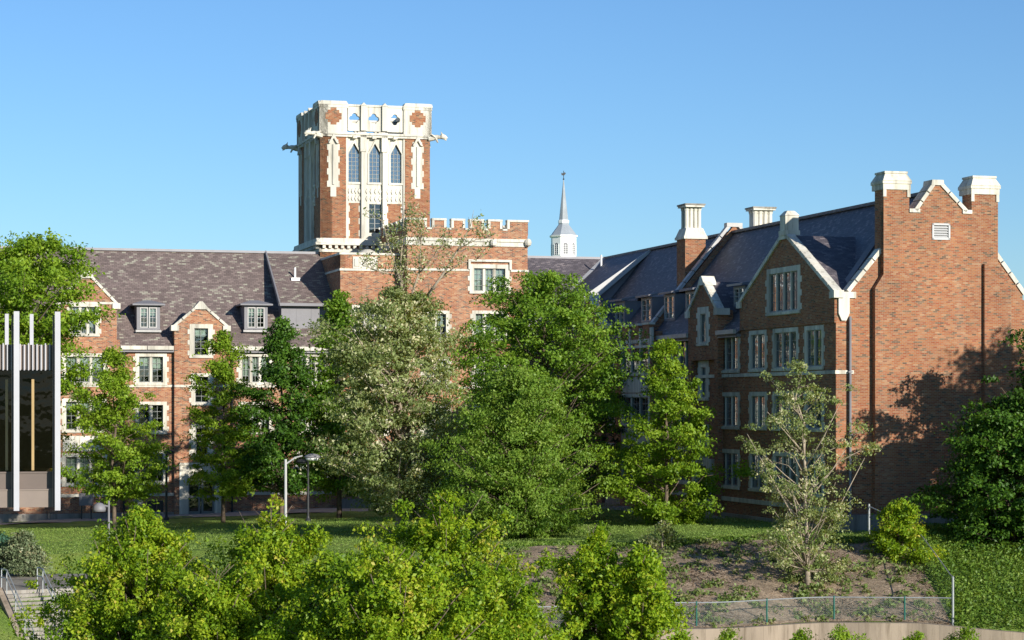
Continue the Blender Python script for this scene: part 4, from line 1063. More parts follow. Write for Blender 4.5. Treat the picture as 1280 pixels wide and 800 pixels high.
    f = MB(); f.fbox(fw, tc_ - .36, tc_ + .36, -.55, .17, apb + .1, apb + .85); f.fbox(fw, tc_ - .42, tc_ + .42, -.6, .22, apb - .15, apb + .1)
    f.solid([fw(tc_ - .40, apb + .85, .21), fw(tc_ + .40, apb + .85, .21), fw(tc_ + .40, apb + .85, -.6), fw(tc_ - .40, apb + .85, -.6)], [fw(tc_ - .2, apb + 1.1, 0), fw(tc_ + .2, apb + 1.1, 0), fw(tc_ + .2, apb + 1.1, -.4), fw(tc_ - .2, apb + 1.1, -.4)])
    f.build('finial', M_STONE, o)
    f = MB(); f.fbox(fw, TC + .3, gb1 - .3, -.4, .0, eR - .5, zkb - .4) if False else None
    v = MB(); v.beam((S0 + .2, TC + .9, zkb - .45), (SR - 1.4, TC + 3.0, ZR - 1.6), .34, .1); v.build('valley_flashing', M_GREY, root)
    # narrow gable
    gn = wn(872.5, 886, 384.5, 432, 1, s=S0 - .3, sw=.42, qs=.2, blind=0)
    gable(root, fw, gm0, gm1, S(902, 387, S0 - .3)[1], S(884, 348, S0 - .3)[1], 3.4, [gn], B, M_SLATE_D, True, .3, base=gn[2] - .3, cw=.2)
    m = MB(); z1 = gn[2] - .3
    # its buttress-like body below
    hb = []
    m.fbox(fw, gm0, gm0 + .5, -.05, .3, lo, z1 - .001); m.fbox(fw, gm1 - .5, gm1, -.05, .3, lo, z1 - .001)
    m.fbox(fw, gm0 + .5, gm1 - .5, -.05, .3, st_[0][3] + .02, z1 - .001)
    m.build('wall_pier', B, root)
    # small far gable
    gsn = wn(734, 742.5, 402, 421, 1, s=S0 - .3, sw=.4, blind=0)
    gable(root, fw, gs0, gs1, S(756, 405, S0 - .3)[1], S(743, 369, S0 - .3)[1], 3.2, [gsn] if gs0 < gsn[0] and gsn[1] < gs1 else [], B, M_SLATE_D, True, .3, base=eR - 1.2, cw=.2)
    m = MB(); m.fbox(fw, gs0, gs1, -.05, .3, lo, eR - 1.21); m.build('wall_pier', B, root)
    # oriel bay with stone windows and battlement
    so = S0 - .7; fo = fr_west(so); zo = S(795, 405, so)[1]
    ow = []
    for z1, z0 in zr: ow.append(window(root, fo, orl0 + .25, orl1 - .25, z0, z1, 3, quoin=False, blind=0))
    m = MB(); ms = MB()
    wall(m, fo, [(orl0, lo), (orl1, lo), (orl1, zo - .5), (orl0, zo - .5)], ow)
    for a in (orl0, orl1): m.poly([fo(a, lo, 0), fo(a, lo, -.7), fo(a, zo - .5, -.7), fo(a, zo - .5, 0)])
    m.fbox(fo, orl0, orl1, -.3, -.002, zo - .9, zo - .5)
    L_ = orl1 - orl0
    for i in range(3):
        c = orl0 + L_ * (i + .5) / 3; m.fbox(fo, c - L_ / 10, c + L_ / 10, -.3, 0, zo - .5, zo - .1); ms.fbox(fo, c - L_ / 10 - .06, c + L_ / 10 + .06, -.36, .05, zo - .1, zo + .02)
    for i in range(4):
        c = orl0 + L_ * i / 3; ms.fbox(fo, c - .16, c + .16, -.1, .05, zo - 1.3, zo - .3)
    ms.fbox(fo, orl0 - .05, orl1 + .05, -.34, .07, zo - 1.45, zo - 1.3); 
    for i, (z1, z0) in enumerate(zr[:2]): ms.fbox(fo, orl0 + .3, orl1 - .3, -.02, .03, zr[i + 1][0] + .05, z0 - .05)
    m.build('oriel', B, root); ms.build('oriel_stonework', M_STONE, root)
    # doorways
    for q0, q1, zt in ((dr0, dr1, zd),):
        d = MB(); d.fbox(fw, q0 - .35, q0 + .25, -.5, .32, .1, zt + .3); d.fbox(fw, q1 - .25, q1 + .35, -.5, .32, .1, zt + .3); d.fbox(fw, q0 + .25, q1 - .25, -.5, .31, zt - .1, zt + .3)
        o = d.build('doorway', M_STONE, root)
        g = MB(); g.fbox(fw, q0 + .25, q1 - .25, -.45, -.38, .1, zt - .1); g.build('door', M_DARK, o)
    d = MB(); d.fbox(fw, drl0, drl0 + .3, 0, .12, .1, zdl); d.fbox(fw, drl1 - .3, drl1, 0, .12, .1, zdl); d.fbox(fw, drl0, drl1, 0, .13, zdl, zdl + .3)
    o = d.build('doorway', M_STONE, root); g = MB(); g.fbox(fw, drl0 + .3, drl1 - .3, 0, .03, .1, zdl); g.build('door', M_DARK, o)
    # dormers
    def dormer(x0, x1, y0, y1):
        sd = S0 + .75; fd = fr_west(sd)
        a1, zt = S(x0, y0, sd); a0, zb = S(x1, y1, sd); a0 -= .15; a1 += .15; zt += .12; zb -= .1
        m = MB(); h = (a0 + .16, a1 - .16, zb + .14, zt - .12)
        wall(m, fd, [(a0, zb), (a1, zb), (a1, zt), (a0, zt)], [h])
        for a in (a0, a1): m.poly([fd(a, zb, 0), fd(a, zb, -2.4), fd(a, zt, -2.4), fd(a, zt, 0)])
        o = m.build('dormer', M_GREY, root)
        r = MB(); r.solid([fd(a0 - .25, zt, .3), fd(a1 + .25, zt, .3), fd(a1 + .25, zt + .5, -2.6), fd(a0 - .25, zt + .5, -2.6)], [fd(a0 - .25, zt + .12, .3), fd(a1 + .25, zt + .12, .3), fd(a1 + .25, zt + .62, -2.6), fd(a0 - .25, zt + .62, -2.6)]); r.build('dormer_roof', M_GREY, o)
        c = MB(); mid = (h[0] + h[1]) / 2
        for q0, q1 in ((h[0], mid - .02), (mid + .02, h[1])):
            c.fbox(fd, q0, q0 + .06, -.1, .02, h[2], h[3]); c.fbox(fd, q1 - .06, q1, -.1, .02, h[2], h[3])
            for j in range(5): zz = h[2] + (h[3] - h[2] - .05) * j / 4; c.fbox(fd, q0 + .06, q1 - .06, -.09, .0, zz, zz + (.05 if j in (0, 4) else .025))
        c.build('casement', M_GUT, o)
        g = MB(); g.poly([fd(h[0], h[2], -.06), fd(h[1], h[2], -.06), fd(h[1], h[3], -.06), fd(h[0], h[3], -.06)]); g.build('pane', M_GLASS, o)
        g = MB(); g.fbox(fd, h[0], h[1], -.32, -.3, h[2], h[3]); g.build('blind', M_BLIND, o)
    dormer(769.5, 780, 380, 404); dormer(802.5, 814, 375, 401.5); dormer(831, 842.5, 371, 398.5); dormer(858, 869, 367, 396); dormer(918, 930, 361, 380)
    # fire wall with stone coping crossing the roof
    tf = -18.7; ff = fr_front(tf); zk_ = ZR + .45
    m = MB(); pts = [(S0 + .1, eR + .1), (S0 + .1, eR + .6), (SR, zk_), (sE - .1, eR + .6), (sE - .1, eR + .1), (SR, ZR - .6)]
    m.prism(ff, pts, -.32, 0); o = m.build('fire_wall', B, root)
    c = MB(); coping(c, ff, (S0 - .1, eR + .5), (SR - .3, zk_ - .02), -.38, .06, .18, .9); coping(c, ff, (sE + .1, eR + .5), (SR + .3, zk_ - .02), -.38, .06, .18, .9)
    c.fbox(ff, SR - .5, SR + .5, -.4, .08, zk_ - .1, zk_ + .14); c.build('coping', M_GUT, o)
    # stone chimneys on the roof
    def stack(cs, ct, ws, wt, zb, zbt, ztp, nx, name='chimney'):
        m = MB()
        m.box(cs - ws / 2, cs + ws / 2, ct - wt / 2, ct + wt / 2, zb, zbt)
        o = m.build('chimney', B, root)
        k = MB()
        k.solid([(cs - ws / 2 - .07, ct - wt / 2 - .07, zbt), (cs + ws / 2 + .07, ct - wt / 2 - .07, zbt), (cs + ws / 2 + .07, ct + wt / 2 + .07, zbt), (cs - ws / 2 - .07, ct + wt / 2 + .07, zbt)],
                [(cs - ws / 2 + .12, ct - wt / 2 + .12, zbt + .5), (cs + ws / 2 - .12, ct - wt / 2 + .12, zbt + .5), (cs + ws / 2 - .12, ct + wt / 2 - .12, zbt + .5), (cs - ws / 2 + .12, ct + wt / 2 - .12, zbt + .5)])
        k.box(cs - ws / 2 - .1, cs + ws / 2 + .1, ct - wt / 2 - .1, ct + wt / 2 + .1, zbt - .16, zbt - .001)
        w_ = (ws - .24) / nx
        for i in range(nx):
            for j in range(2):
                k.lathe((cs - ws / 2 + .12 + w_ * (i + .5), ct + (j - .5) * (wt - .24) / 2, zbt + .5), [(w_ * .54, 0), (w_ * .42, .12), (w_ * .42, ztp - zbt - .9), (w_ * .56, ztp - zbt - .75), (w_ * .56, ztp - zbt - .5)], 8)
        k.box(cs - ws / 2 + .25, cs + ws / 2 - .25, ct - .3, ct + .3, zbt + .45, ztp - .2)
        k.box(cs - ws / 2 + .05, cs + ws / 2 - .05, ct - wt / 2 + .05, ct + wt / 2 - .05, ztp - .16, ztp - .05)
        k.build('chimney_stack', M_STONE_W, o)
        d = MB(); d.box(cs - ws / 2, cs + ws / 2, ct - wt / 2, ct + wt / 2, ztp - .05, ztp + .04); d.build('chimney_cap', M_DARK if False else M_CONC, o)
    tcf = -17.9
    s_a, z_a = F(856.5, 295, tcf); s_b = F(882, 295, tcf)[0]
    stack((s_a + s_b) / 2, tcf + .75, s_b - s_a, 1.5, 12.0, z_a, F(865, 255, tcf)[1], 4)
    tcf = -26.0; s_a = F(941.5, 280, tcf)[0]; s_b = F(971, 280, tcf)[0]
    s_a2, s_b2 = SR + 1.4, SR + 1.4 + (s_b - s_a)
    tt = S(955, 280, SR + 2.1)[0]; sa, _ = F(941.5, 270, tt); sb, zz = F(971, 259.5, tt)
    stack((sa + sb) / 2, tt + .7, sb - sa, 1.4, 12, ZR - .9, zz, 4)
    # shed dormer at the far end, mirrored from the left hall's
    ts = -3.2
    m = MB(); s_e = 28.35
    def shed(t): return [(s_e, t, 10.9), (s_e, t, 13.62), (SR - .05, t, ZR - .06), (SR - .05, t, 12)]
    m.solid(shed(ts), shed(TR)); o = m.build('shed_dormer', M_GREY, root)
    r = MB(); r.solid([(28.0, ts - .3, 13.48), (28.0, ts - .3, 13.62), (SR, ts - .3, ZR + .07), (SR, ts - .3, ZR - .07)], [(28.0, TR, 13.48), (28.0, TR, 13.62), (SR, TR, ZR + .07), (SR, TR, ZR - .07)]); r.build('shed_roof', M_SLATE_D, o)
    g = MB(); g.solid([(27.95, ts - .42, 12.75), (27.95, ts - .42, 13.64), (SR, ts - .42, ZR + .1), (SR, ts - .42, ZR - .12)], [(27.95, ts - .3, 12.75), (27.95, ts - .3, 13.64), (SR, ts - .3, ZR + .1), (SR, ts - .3, ZR - .12)]); g.build('fascia', M_LGREY, o)
    a, z = S(751.5, 345, 31.0); v = MB(); s_v = 31.6; t_v = S(751.5, 335, s_v)[0]; z_v = 13.6 + (s_v - 28) * .68; v.tube([(s_v, t_v, z_v - .2), (s_v, t_v, z_v + .85)], .07, 8); v.build('vent_pipe', M_WHITE, root)
    return root
right_hall()

# ------------------------------------------------------------------ STEEPLE
def steeple():
    Y = 330.0; k = Y / 2800; X = (704.5 - 640) * k; z = lambda y: CZ + (505 - y) * k
    root = empty('church_steeple', (X, Y, 0), R(8)); tag(root, 'white eight-sided cupola with a slender grey spire and weathervane, far behind the slate roofs', 'steeple')
    m = MB(); r = 16.2 * k
    m.lathe((0, 0, 0), [(r, z(345)), (r, z(297)), (r * 1.1, z(296.5)), (r * 1.12, z(294.5)), (r * .9, z(294.4))], 8); m.box(-2.6, 2.6, -2.6, 2.6, 8, z(340)); m.build('cupola', M_WHITE, root)
    m = MB(); m.box(-4, 4, -4, 4, -2, 9); m.build('tower_base', M_BRICK, root)
    m = MB(); m.lathe((0, 0, 0), [(r * 1.04, z(294.4)), (r * .75, z(288)), (r * .42, z(281)), (r * .40, z(279))], 8); m.build('cupola_roof', M_SPIRE, root)
    m = MB(); m.lathe((0, 0, 0), [(r * .43, z(279)), (r * .43, z(275.5)), (r * .36, z(275))], 8); m.build('spire_base', M_WHITE, root)
    m = MB(); m.lathe((0, 0, 0), [(r * .36, z(275)), (r * .10, z(236)), (r * .03, z(225))], 8); m.build('spire', M_SPIRE, root)
    m = MB(); m.tube([(0, 0, z(226)), (0, 0, z(213.5))], .05, 6); m.lathe((0, 0, z(224)), [(.05, -.1), (.16, 0), (.05, .12)], 8)
    m.solid([(-.3, -.03, z(219)), (.05, -.03, z(219.5)), (.34, -.03, z(217)), (.2, -.03, z(215.2)), (-.1, -.03, z(216.6)), (-.35, -.03, z(216))], [(-.3, .03, z(219)), (.05, .03, z(219.5)), (.34, .03, z(217)), (.2, .03, z(215.2)), (-.1, .03, z(216.6)), (-.35, .03, z(216))]); m.build('weathervane', M_DARK, root)
    ap = r * math.cos(math.pi / 8)
    for i in range(8):
        a = math.pi / 4 * i; c, s = math.cos(a), math.sin(a); hw = r * .17
        fr = lambda q, b, d: ((ap + d) * c - q * s, (ap + d) * s + q * c, b)
        p = [(-hw, z(319)), (hw, z(319)), (hw, z(307))] + [(hw * math.cos(t), z(307) + hw * math.sin(t)) for t in (.5, 1.0, 1.57, 2.1, 2.6)] + [(-hw, z(307))]
        m = MB(); m.prism(fr, p, 0, .02, 0)
        o = m.build('louvred_window', M_GREY, root)
        q = MB(); q.prism(fr, [(-hw - .09, z(319)), (-hw, z(319)), (-hw, z(306)), (-hw - .09, z(306))], 0, .07); q.prism(fr, [(hw, z(319)), (hw + .09, z(319)), (hw + .09, z(306)), (hw, z(306))], 0, .07)
        q.prism(fr, [(-.025, z(319)), (.025, z(319)), (.025, z(306)), (-.025, z(306))], .02, .05)
        for j in range(5): zz = z(318) + j * .3; q.prism(fr, [(-hw, zz), (hw, zz), (hw, zz + .04), (-hw, zz + .04)], .02, .045)
        q.build('frame', M_WHITE, o)
steeple()

# ------------------------------------------------------------------ MODERN BUILDING
def pavilion():
    Y = 95.0; k = Y / 2800; X = lambda p: (p - 640) * k; Z = lambda y: CZ + (505 - y) * k
    root = empty('office_building', (X(77), Y, 0), R(12.5)); tag(root, 'raised dark glass building with tall white fins at the left edge', 'building')
    ox = X(77); xl = -16.0
    def x(p): return X(p) - ox
    m = MB(); m.box(xl, x(70), .3, .5, Z(611), Z(590)); m.box(xl, x(70), .26, .3, Z(591.5), Z(589.5)); m.build('upper_spandrel', M_TAN2, root)
    m = MB(); m.box(xl, x(69), .18, .5, Z(634), Z(612)); m.box(xl, x(69), .15, .3, Z(613), Z(611.2)); m.build('spandrel', M_TAN, root)
    m = MB(); m.box(xl, x(70), .42, 9.0, Z(463), Z(440)); m.box(xl, x(70), .5, 9.0, Z(634) + .02, Z(628)); m.box(xl, x(66), 8.6, 9, Z(634), Z(440)); m.build('slab', M_DARK, root)
    m = MB(); m.box(xl, x(70), .28, .40, Z(462), Z(431)); m.build('parapet', M_TAN, root)
    m = MB(); q = 72.0
    while q > -330:
        q -= 5.15
        m.box(x(q), x(q + 1.5), .12, .28, Z(463), Z(431) + .03 * ((int(q) * 7) % 3))
    m.build('slats', M_FIN, root)
    m = MB(); m.poly([(xl, .55, Z(590)), (x(69), .55, Z(590)), (x(69), .55, Z(463)), (xl, .55, Z(463))]); m.poly([(x(69), .55, Z(590)), (x(69), 8.6, Z(590)), (x(69), 8.6, Z(463)), (x(69), .55, Z(463))]); m.build('glazing', M_GLASS_B, root)
    m = MB(); m.poly([(xl, 6, Z(590)), (x(69), 6, Z(590)), (x(69), 6, Z(463)), (xl, 6, Z(463))]); m.build('inner_wall', M_ROOM, root)
    for q in (10, 42, -24, -56):
        m = MB(); m.box(x(q) - .055, x(q) + .055, .42, .53, Z(588), Z(474)); m.build('mullion', M_BRASS, root)
    for q in (22, 72, -28, -78):
        m = MB(); m.box(x(q) - .115, x(q) + .115, -.35, .11, Z(637.5), Z(390)); m.build('fin', M_FIN, root)
        m = MB(); m.box(x(q) - .20, x(q) - .14, -.2, .11, Z(634), Z(395)); m.build('fin_shadow_strip', M_DARK, root)  # dark strip added as the shadow along the fin's left side
    for q in (-1.18, -2.3, -3.4, -4.5):
        m = MB(); m.box(q - .085, q + .085, 9.0, 9.3, 2, CZ + (505 - 393) * (Y + 9) / 2800); m.build('fin', M_FIN, root)
    for q in (-7.5, -14.5):
        m = MB(); m.tube([(q, 4.5, -2), (q, 4.5, Z(634) + .1)], .3, 16); m.build('column', M_CONC, root)
pavilion()

# ------------------------------------------------------------------ LAMPS, BIN, BOX
def lamp(px, Y, ytop, label, mat, kind, headpx):
    k = Y / 2800; x = (px - 640) * k; z0 = ground(x, Y); zt = CZ + (505 - ytop) * k
    root = empty('street_lamp', (x, Y, z0)); tag(root, label, 'street lamp'); h = zt - z0
    m = MB(); r = .075 if kind != 'path' else .055
    m.lathe((0, 0, 0), [(.17, 0), (.17, .12), (.1, .22), (r, .35), (r * .85, h)], 12); m.build('pole', mat, root, smooth=False)
    dx = (headpx - px) * k
    if kind == 'arm':
        m = MB(); m.tube([(0, 0, h - .25), (dx * .35, 0, h + .08), (dx * .62, 0, h + .17)], [.045, .04, .035], 8); m.build('arm', mat, root)
        m = MB(); m.lathe((dx, 0, h + .06), [(.40, 0), (.44, .05), (.38, .12), (.22, .19), (.06, .22)], 16, sx=1.0, sy=.8); hd = m.build('lamp_head', M_GREY, root, True)
        m = MB(); m.lathe((dx, 0, h - .03), [(.12, -.06), (.3, -.02), (.38, .088)], 16, sx=1, sy=.8); m.build('lens', M_WHITE, hd, True)
    elif kind == 'black':
        m = MB(); m.tube([(0, 0, h - .06), (dx * .6, 0, h + .02)], .035, 8); m.build('arm', mat, root)
        m = MB(); m.lathe((dx * .6, 0, h - .06), [(.34, 0), (.38, .06), (.3, .16), (.12, .22)], 14); hd = m.build('lamp_head', mat, root, True)
        m = MB(); m.lathe((dx * .6, 0, h - .12), [(.2, 0), (.3, .058)], 14); m.build('lens', M_GREY, hd, True)
    else:
        m = MB(); m.tube([(0, 0, h - .25), (dx * .55, 0, h - .22)], .05, 8); m.build('arm', mat, root)
        m = MB(); m.lathe((dx, 0, h - .48), [(.28, 0), (.30, .12), (.26, .26), (.16, .36), (.05, .40)], 16); m.build('lamp_head', M_GREY, root, True)
lamp(357, 112, 574, 'tall white lamp post with a curved arm, left of the pale tree', M_LGREY, 'arm', 391)
lamp(385, 130, 577, 'black lamp post just right of the white one, at the edge of the shaded lawn', M_DARK, 'black', 372)
lamp(208, 137.5, 565, 'black lamp post beside the path left of the stone doorway', M_DARK, 'black', 214)
lamp(136, 100, 626, 'short grey path lamp with a dome head on the lawn near the modern building', M_GREY, 'path', 124)
def trash():
    k = 141 / 2800; x = (172 - 640) * k; z0 = ground(x, 141) + .06
    root = empty('trash_can', (x, 141, z0)); tag(root, 'round grey litter bin against the brick wall left of the black lamp post', 'trash can')
    m = MB(); m.lathe((0, 0, 0), [(.26, 0), (.30, .1), (.32, .85), (.33, .9)], 16); m.build('bin', M_PLAST, root)
    m = MB(); m.lathe((0, 0, .9), [(.35, 0), (.34, .12), (.22, .26), (.12, .3)], 16); m.build('lid', M_PLAST, root)
    k = 141.5 / 2800; x = (108 - 640) * k; z0 = ground(x, 141.5)
    root = empty('utility_box', (x, 141.5, z0)); tag(root, 'grey metal utility box on two legs against the brick wall, behind the path lamp', 'utility box')
    m = MB(); m.box(-.42, .42, -.2, .2, .9, 1.6); m.box(-.45, .45, -.23, .23, 1.6, 1.66); m.build('cabinet', M_GREY, root)
    for s in (-.3, .3): m = MB(); m.tube([(s, 0, 0), (s, 0, .9)], .04, 8); m.build('leg', M_DARK, root)
trash()

# ------------------------------------------------------------------ RETAINING WALL, FENCE, STEPS
def retaining():
    m = MB(); xs = [-6 + i * 0.8 for i in range(0, 60)]
    for i in range(len(xs) - 1):
        x0, x1 = xs[i], xs[i + 1]; y0, y1 = Yw(x0), Yw(x1); g = 0.004
        if abs(x0 - 13.2) < .41: g = 0.02
        m.solid([(x0 + g, y0 - .32, -5.2), (x1 - g * .1, y1 - .32, -5.2), (x1 - g * .1, y1 + .12, -5.2), (x0 + g, y0 + .12, -5.2)],
                [(x0 + g, y0 - .32, wtop(x0)), (x1 - g * .1, y1 - .32, wtop(x1)), (x1 - g * .1, y1 + .12, wtop(x1)), (x0 + g, y0 + .12, wtop(x0))])
    o = m.build('retaining_wall', M_WALLC); tag(o, 'curved tan concrete retaining wall below the chain-link fence at the bottom right', 'wall')
retaining()
def fence():
    root = empty('chain_link_fence', (7.5, 89, -2.4)); tag(root, 'low chain-link fence with green posts, turning uphill at a galvanised corner post', 'fence')
    O_ = Vector((7.5, 89, -2.4))
    line = []
    x = 0.5
    while x < 17.81: line.append(Vector((x, Yw(x) + .35, -2.34))); x += .35
    line.append(Vector((17.85, Yw(17.85) + .35, -2.34)))
    up = [Vector((17.85, Yw(17.85) + .35 + i * .5, 0)) for i in range(0, 19)]
    for i, p in enumerate(up): p.x = 17.85 + .0 * i; p.z = ground(p.x, p.y + .01) if i else -2.34
    h = .98
    def seg(path, hh0, hh1, w_, mat, name):
        m = MB(); P = [p - O_ for p in path]
        L = [0]; 
        for i in range(1, len(P)): L.append(L[-1] + (P[i] - P[i - 1]).length)
        def at(s):
            for i in range(1, len(P)):
                if s <= L[i] + 1e-6:
                    k = (s - L[i - 1]) / (L[i] - L[i - 1]); f = s / L[-1]; return P[i - 1] + (P[i] - P[i - 1]) * k, hh0 + (hh1 - hh0) * f
            return P[-1], hh1
        s = -1.0; st = .075
        while s < L[-1]:
            for sg in (0, 1):
                q = []
                for f in (0, .5, 1):
                    ss = s + (f if sg == 0 else 1 - f) * h
                    if ss < 0 or ss > L[-1]: continue
                    b, hh = at(ss); q.append(b + Vector((0, 0, .03 + f * (hh - .04))))
                if len(q) >= 2:
                    for a, b in zip(q, q[1:]):
                        d = Vector((0, 0, w_)); m.poly([a - d, b - d, b + d, a + d])
            s += st
        m.build(name, mat, root, uv=False)
        r = MB(); r.tube([p + Vector((0, 0, hh0 + (hh1 - hh0) * L[i] / L[-1])) for i, p in enumerate(P)], .024, 6); r.build('top_rail', M_GALV, root)
    seg(line, h, h, .0024, M_WIRE, 'mesh'); seg(up, 1.85, 1.15, .0024, M_WIRE, 'mesh')
    for px in (870.6, 958.5, 1042.5, 1130.8):
        x = (px - 640) / 2800 * 90
        for _ in range(5): x = (px - 640) / 2800 * (Yw(x) + .35)
        p = Vector((x, Yw(x) + .35, -2.5)) - O_; m = MB(); m.tube([p, p + Vector((0, 0, h + .18))], .036, 8); m.lathe(tuple(p + Vector((0, 0, h + .18))), [(.04, 0), (.04, .03), (.01, .05)], 8); m.build('post', M_GREEN, root)
    for p, hh in ((line[-1], 1.95), (up[-1], 1.15)):
        p = p - O_ - Vector((0, 0, .15)); m = MB(); m.tube([p, p + Vector((0, 0, hh))], .05, 8); m.lathe(tuple(p + Vector((0, 0, hh))), [(.055, 0), (.055, .04), (.01, .07)], 8); m.build('end_post', M_GALV, root)
    x, y = 16.35, 102.6; z = ground(x, y)
    p = Vector((x, y, z - .1)) - O_; m = MB(); m.tube([p, p + Vector((0, 0, 1.6))], .05, 8); m.build('end_post', M_GALV, root)
    m = MB(); m.tube([up[-1] - O_ + Vector((0, 0, 1.1)), Vector((x, y, z + 1.4)) - O_], .024, 6); m.build('top_rail', M_GALV, root)
fence()
def marker():
    x, y = 18.35, 97.5; z = ground(x, y); root = empty('ground_marker', (x, y, z)); tag(root, 'tiny yellow bent marker sticking out of the green slope beside the fence', 'marker')
    m = MB(); m.tube([(0, 0, 0), (0, 0, .45)], .02, 6); m.build('stake', M_DARK, root)
    m = MB(); m.beam((-.2, 0, .38), (0, 0, .58), .04, .06); m.beam((0, 0, .58), (.2, 0, .42), .04, .06); m.build('flag', M_YEL, root)
marker()
def steps():
    D = Vector((.45, -.893, 0)); N = Vector((.893, .45, 0)); A = Vector((STX, STY, 0))
    m = MB(); n = 15; rn, ri = .30, .15
    m.solid([(-42, 94.6, STZ - 1), tuple(A + Vector((0, 0, STZ - 1))), tuple(A + N * 3.4 + Vector((0, 0, STZ - 1))), (-19.2, 104.5, STZ - 1), (-42, 104.5, STZ - 1)], [(-42, 94.6, STZ), tuple(A + Vector((0, 0, STZ))), tuple(A + N * 3.4 + Vector((0, 0, STZ))), (-19.2, 104.5, STZ), (-42, 104.5, STZ)])
    for i in range(n):
        z = STZ - ri * (i + 1); p = A + D * rn * i; q = A + D * rn * (i + 1)
        r0 = [p, q, q + N * 3.4, p + N * 3.4]
        m.solid([(v.x, v.y, z - .8) for v in r0], [(v.x, v.y, z) for v in r0])
    o = m.build('steps', M_CONC); tag(o, kind='structure')
    c = MB(); B = A - N * .3; E_ = D * rn * n
    c.solid([(-42, 94.2, STZ - 1.6), (B.x, B.y, STZ - 1.6), (A.x, A.y, STZ - 1.6), (-42, 94.5, STZ - 1.6)], [(-42, 94.2, STZ + .14), (B.x, B.y, STZ + .14), (A.x, A.y, STZ + .14), (-42, 94.5, STZ + .14)])
    zt, ze = STZ + .14, STZ + .2 - ri * n
    c.solid([(B.x, B.y, zt - 1.6), (B.x + E_.x, B.y + E_.y, ze - 1.6), (A.x + E_.x, A.y + E_.y, ze - 1.6), (A.x, A.y, zt - 1.6)], [(B.x, B.y, zt), (B.x + E_.x, B.y + E_.y, ze), (A.x + E_.x, A.y + E_.y, ze), (A.x, A.y, zt)])
    o = c.build('cheek_wall', M_WALLC); tag(o, 'low concrete wall edging the steps at the lower left corner', 'wall')
    for la, lab in ((.15, 'nearer grey metal handrail on the steps at the lower left'), (1.7, 'farther grey metal handrail on the steps at the lower left')):
        O_ = A + N * la; root = empty('handrail', (O_.x, O_.y, STZ)); tag(root, lab, 'handrail')
        ptr = [D * -.9 + Vector((0, 0, .88)), Vector((0, 0, .88)), E_ + Vector((0, 0, .88 - ri * n))]
        for hz in (0, -.36): r = MB(); r.tube([p + Vector((0, 0, hz)) for p in ptr], .024, 8); r.build('rail', M_GALV, root)
        for f in (-.9, 0, 1.5, 3.0, 4.4):
            b = D * f; zb = -.5 * max(0, f); q = MB(); q.tube([b + Vector((0, 0, zb - .15)), b + Vector((0, 0, .88 + zb))], .026, 8); q.build('post', M_GALV, root)
steps()

# ------------------------------------------------------------------ TREES
def leaf_mesh(name, cen, size, nrm, mat, parent, rnd, droop=0.0, seed=0, asp=0.55):
    """cen (n,3) leaf centres, size (n,), nrm (n,3) -> folded diamonds"""
    r = np.random.default_rng(seed); n = len(cen)
    nrm = nrm / np.linalg.norm(nrm, axis=1, keepdims=True)
    t = r.normal(size=(n, 3)); t[:, 2] -= droop
    t -= nrm * np.sum(t * nrm, axis=1, keepdims=True); t /= np.linalg.norm(t, axis=1, keepdims=True) + 1e-9
    b = np.cross(nrm, t); s = size[:, None]
    v = np.empty((n, 4, 3)); 
    v[:, 0] = cen - t * s * .5; v[:, 1] = cen + b * s * asp * .5 + nrm * s * .10 + t * s * .05
    v[:, 2] = cen + t * s * .5 - nrm * s * .10; v[:, 3] = cen - b * s * asp * .5 + nrm * s * .10 + t * s * .05
    me = bpy.data.meshes.new(name); me.vertices.add(n * 4); me.vertices.foreach_set('co', v.reshape(-1).astype(np.float32))
    me.loops.add(n * 4); me.loops.foreach_set('vertex_index', np.arange(n * 4, dtype=np.int32))
    me.polygons.add(n); me.polygons.foreach_set('loop_start', np.arange(0, n * 4, 4, dtype=np.int32))
    at = me.attributes.new('rnd', 'FLOAT', 'FACE'); at.data.foreach_set('value', np.clip(rnd, 0, 1).astype(np.float32))
    me.materials.append(mat); me.update(calc_edges=True); me.validate()
    o = bpy.data.objects.new(name, me); COL.objects.link(o)
    if parent: o.parent = parent
    return o
PROF = {
    'cone': lambda h: np.minimum(1, (h + .04) * 5) ** .5 * (1 - h) ** .75 * 1.02 + .04,
    'oval': lambda h: np.sqrt(np.clip(1 - (2 * h - .85) ** 2 / 1.33, 0.02, 1)),
    'round': lambda h: np.sqrt(np.clip(1 - (2 * h - 1) ** 2, 0.03, 1)),
    'skirt': lambda h: np.clip((1 - h) ** .55, .05, 1) * np.minimum(1, .75 + h * 1.2),
    'egg': lambda h: np.sqrt(np.clip(1 - (1.9 * h - .62) ** 2 / 1.64, 0.02, 1)),
    'column': lambda h: np.clip(1 - np.abs(2 * h - .92) ** 3.2, .10, 1) ** .6,
    'mound': lambda h: np.sqrt(np.clip(1 - h ** 1.8, 0.04, 1)),
    'lumpy': lambda h: np.clip(1 - h ** 2.2, .12, 1) * np.minimum(1, .8 + h),
}
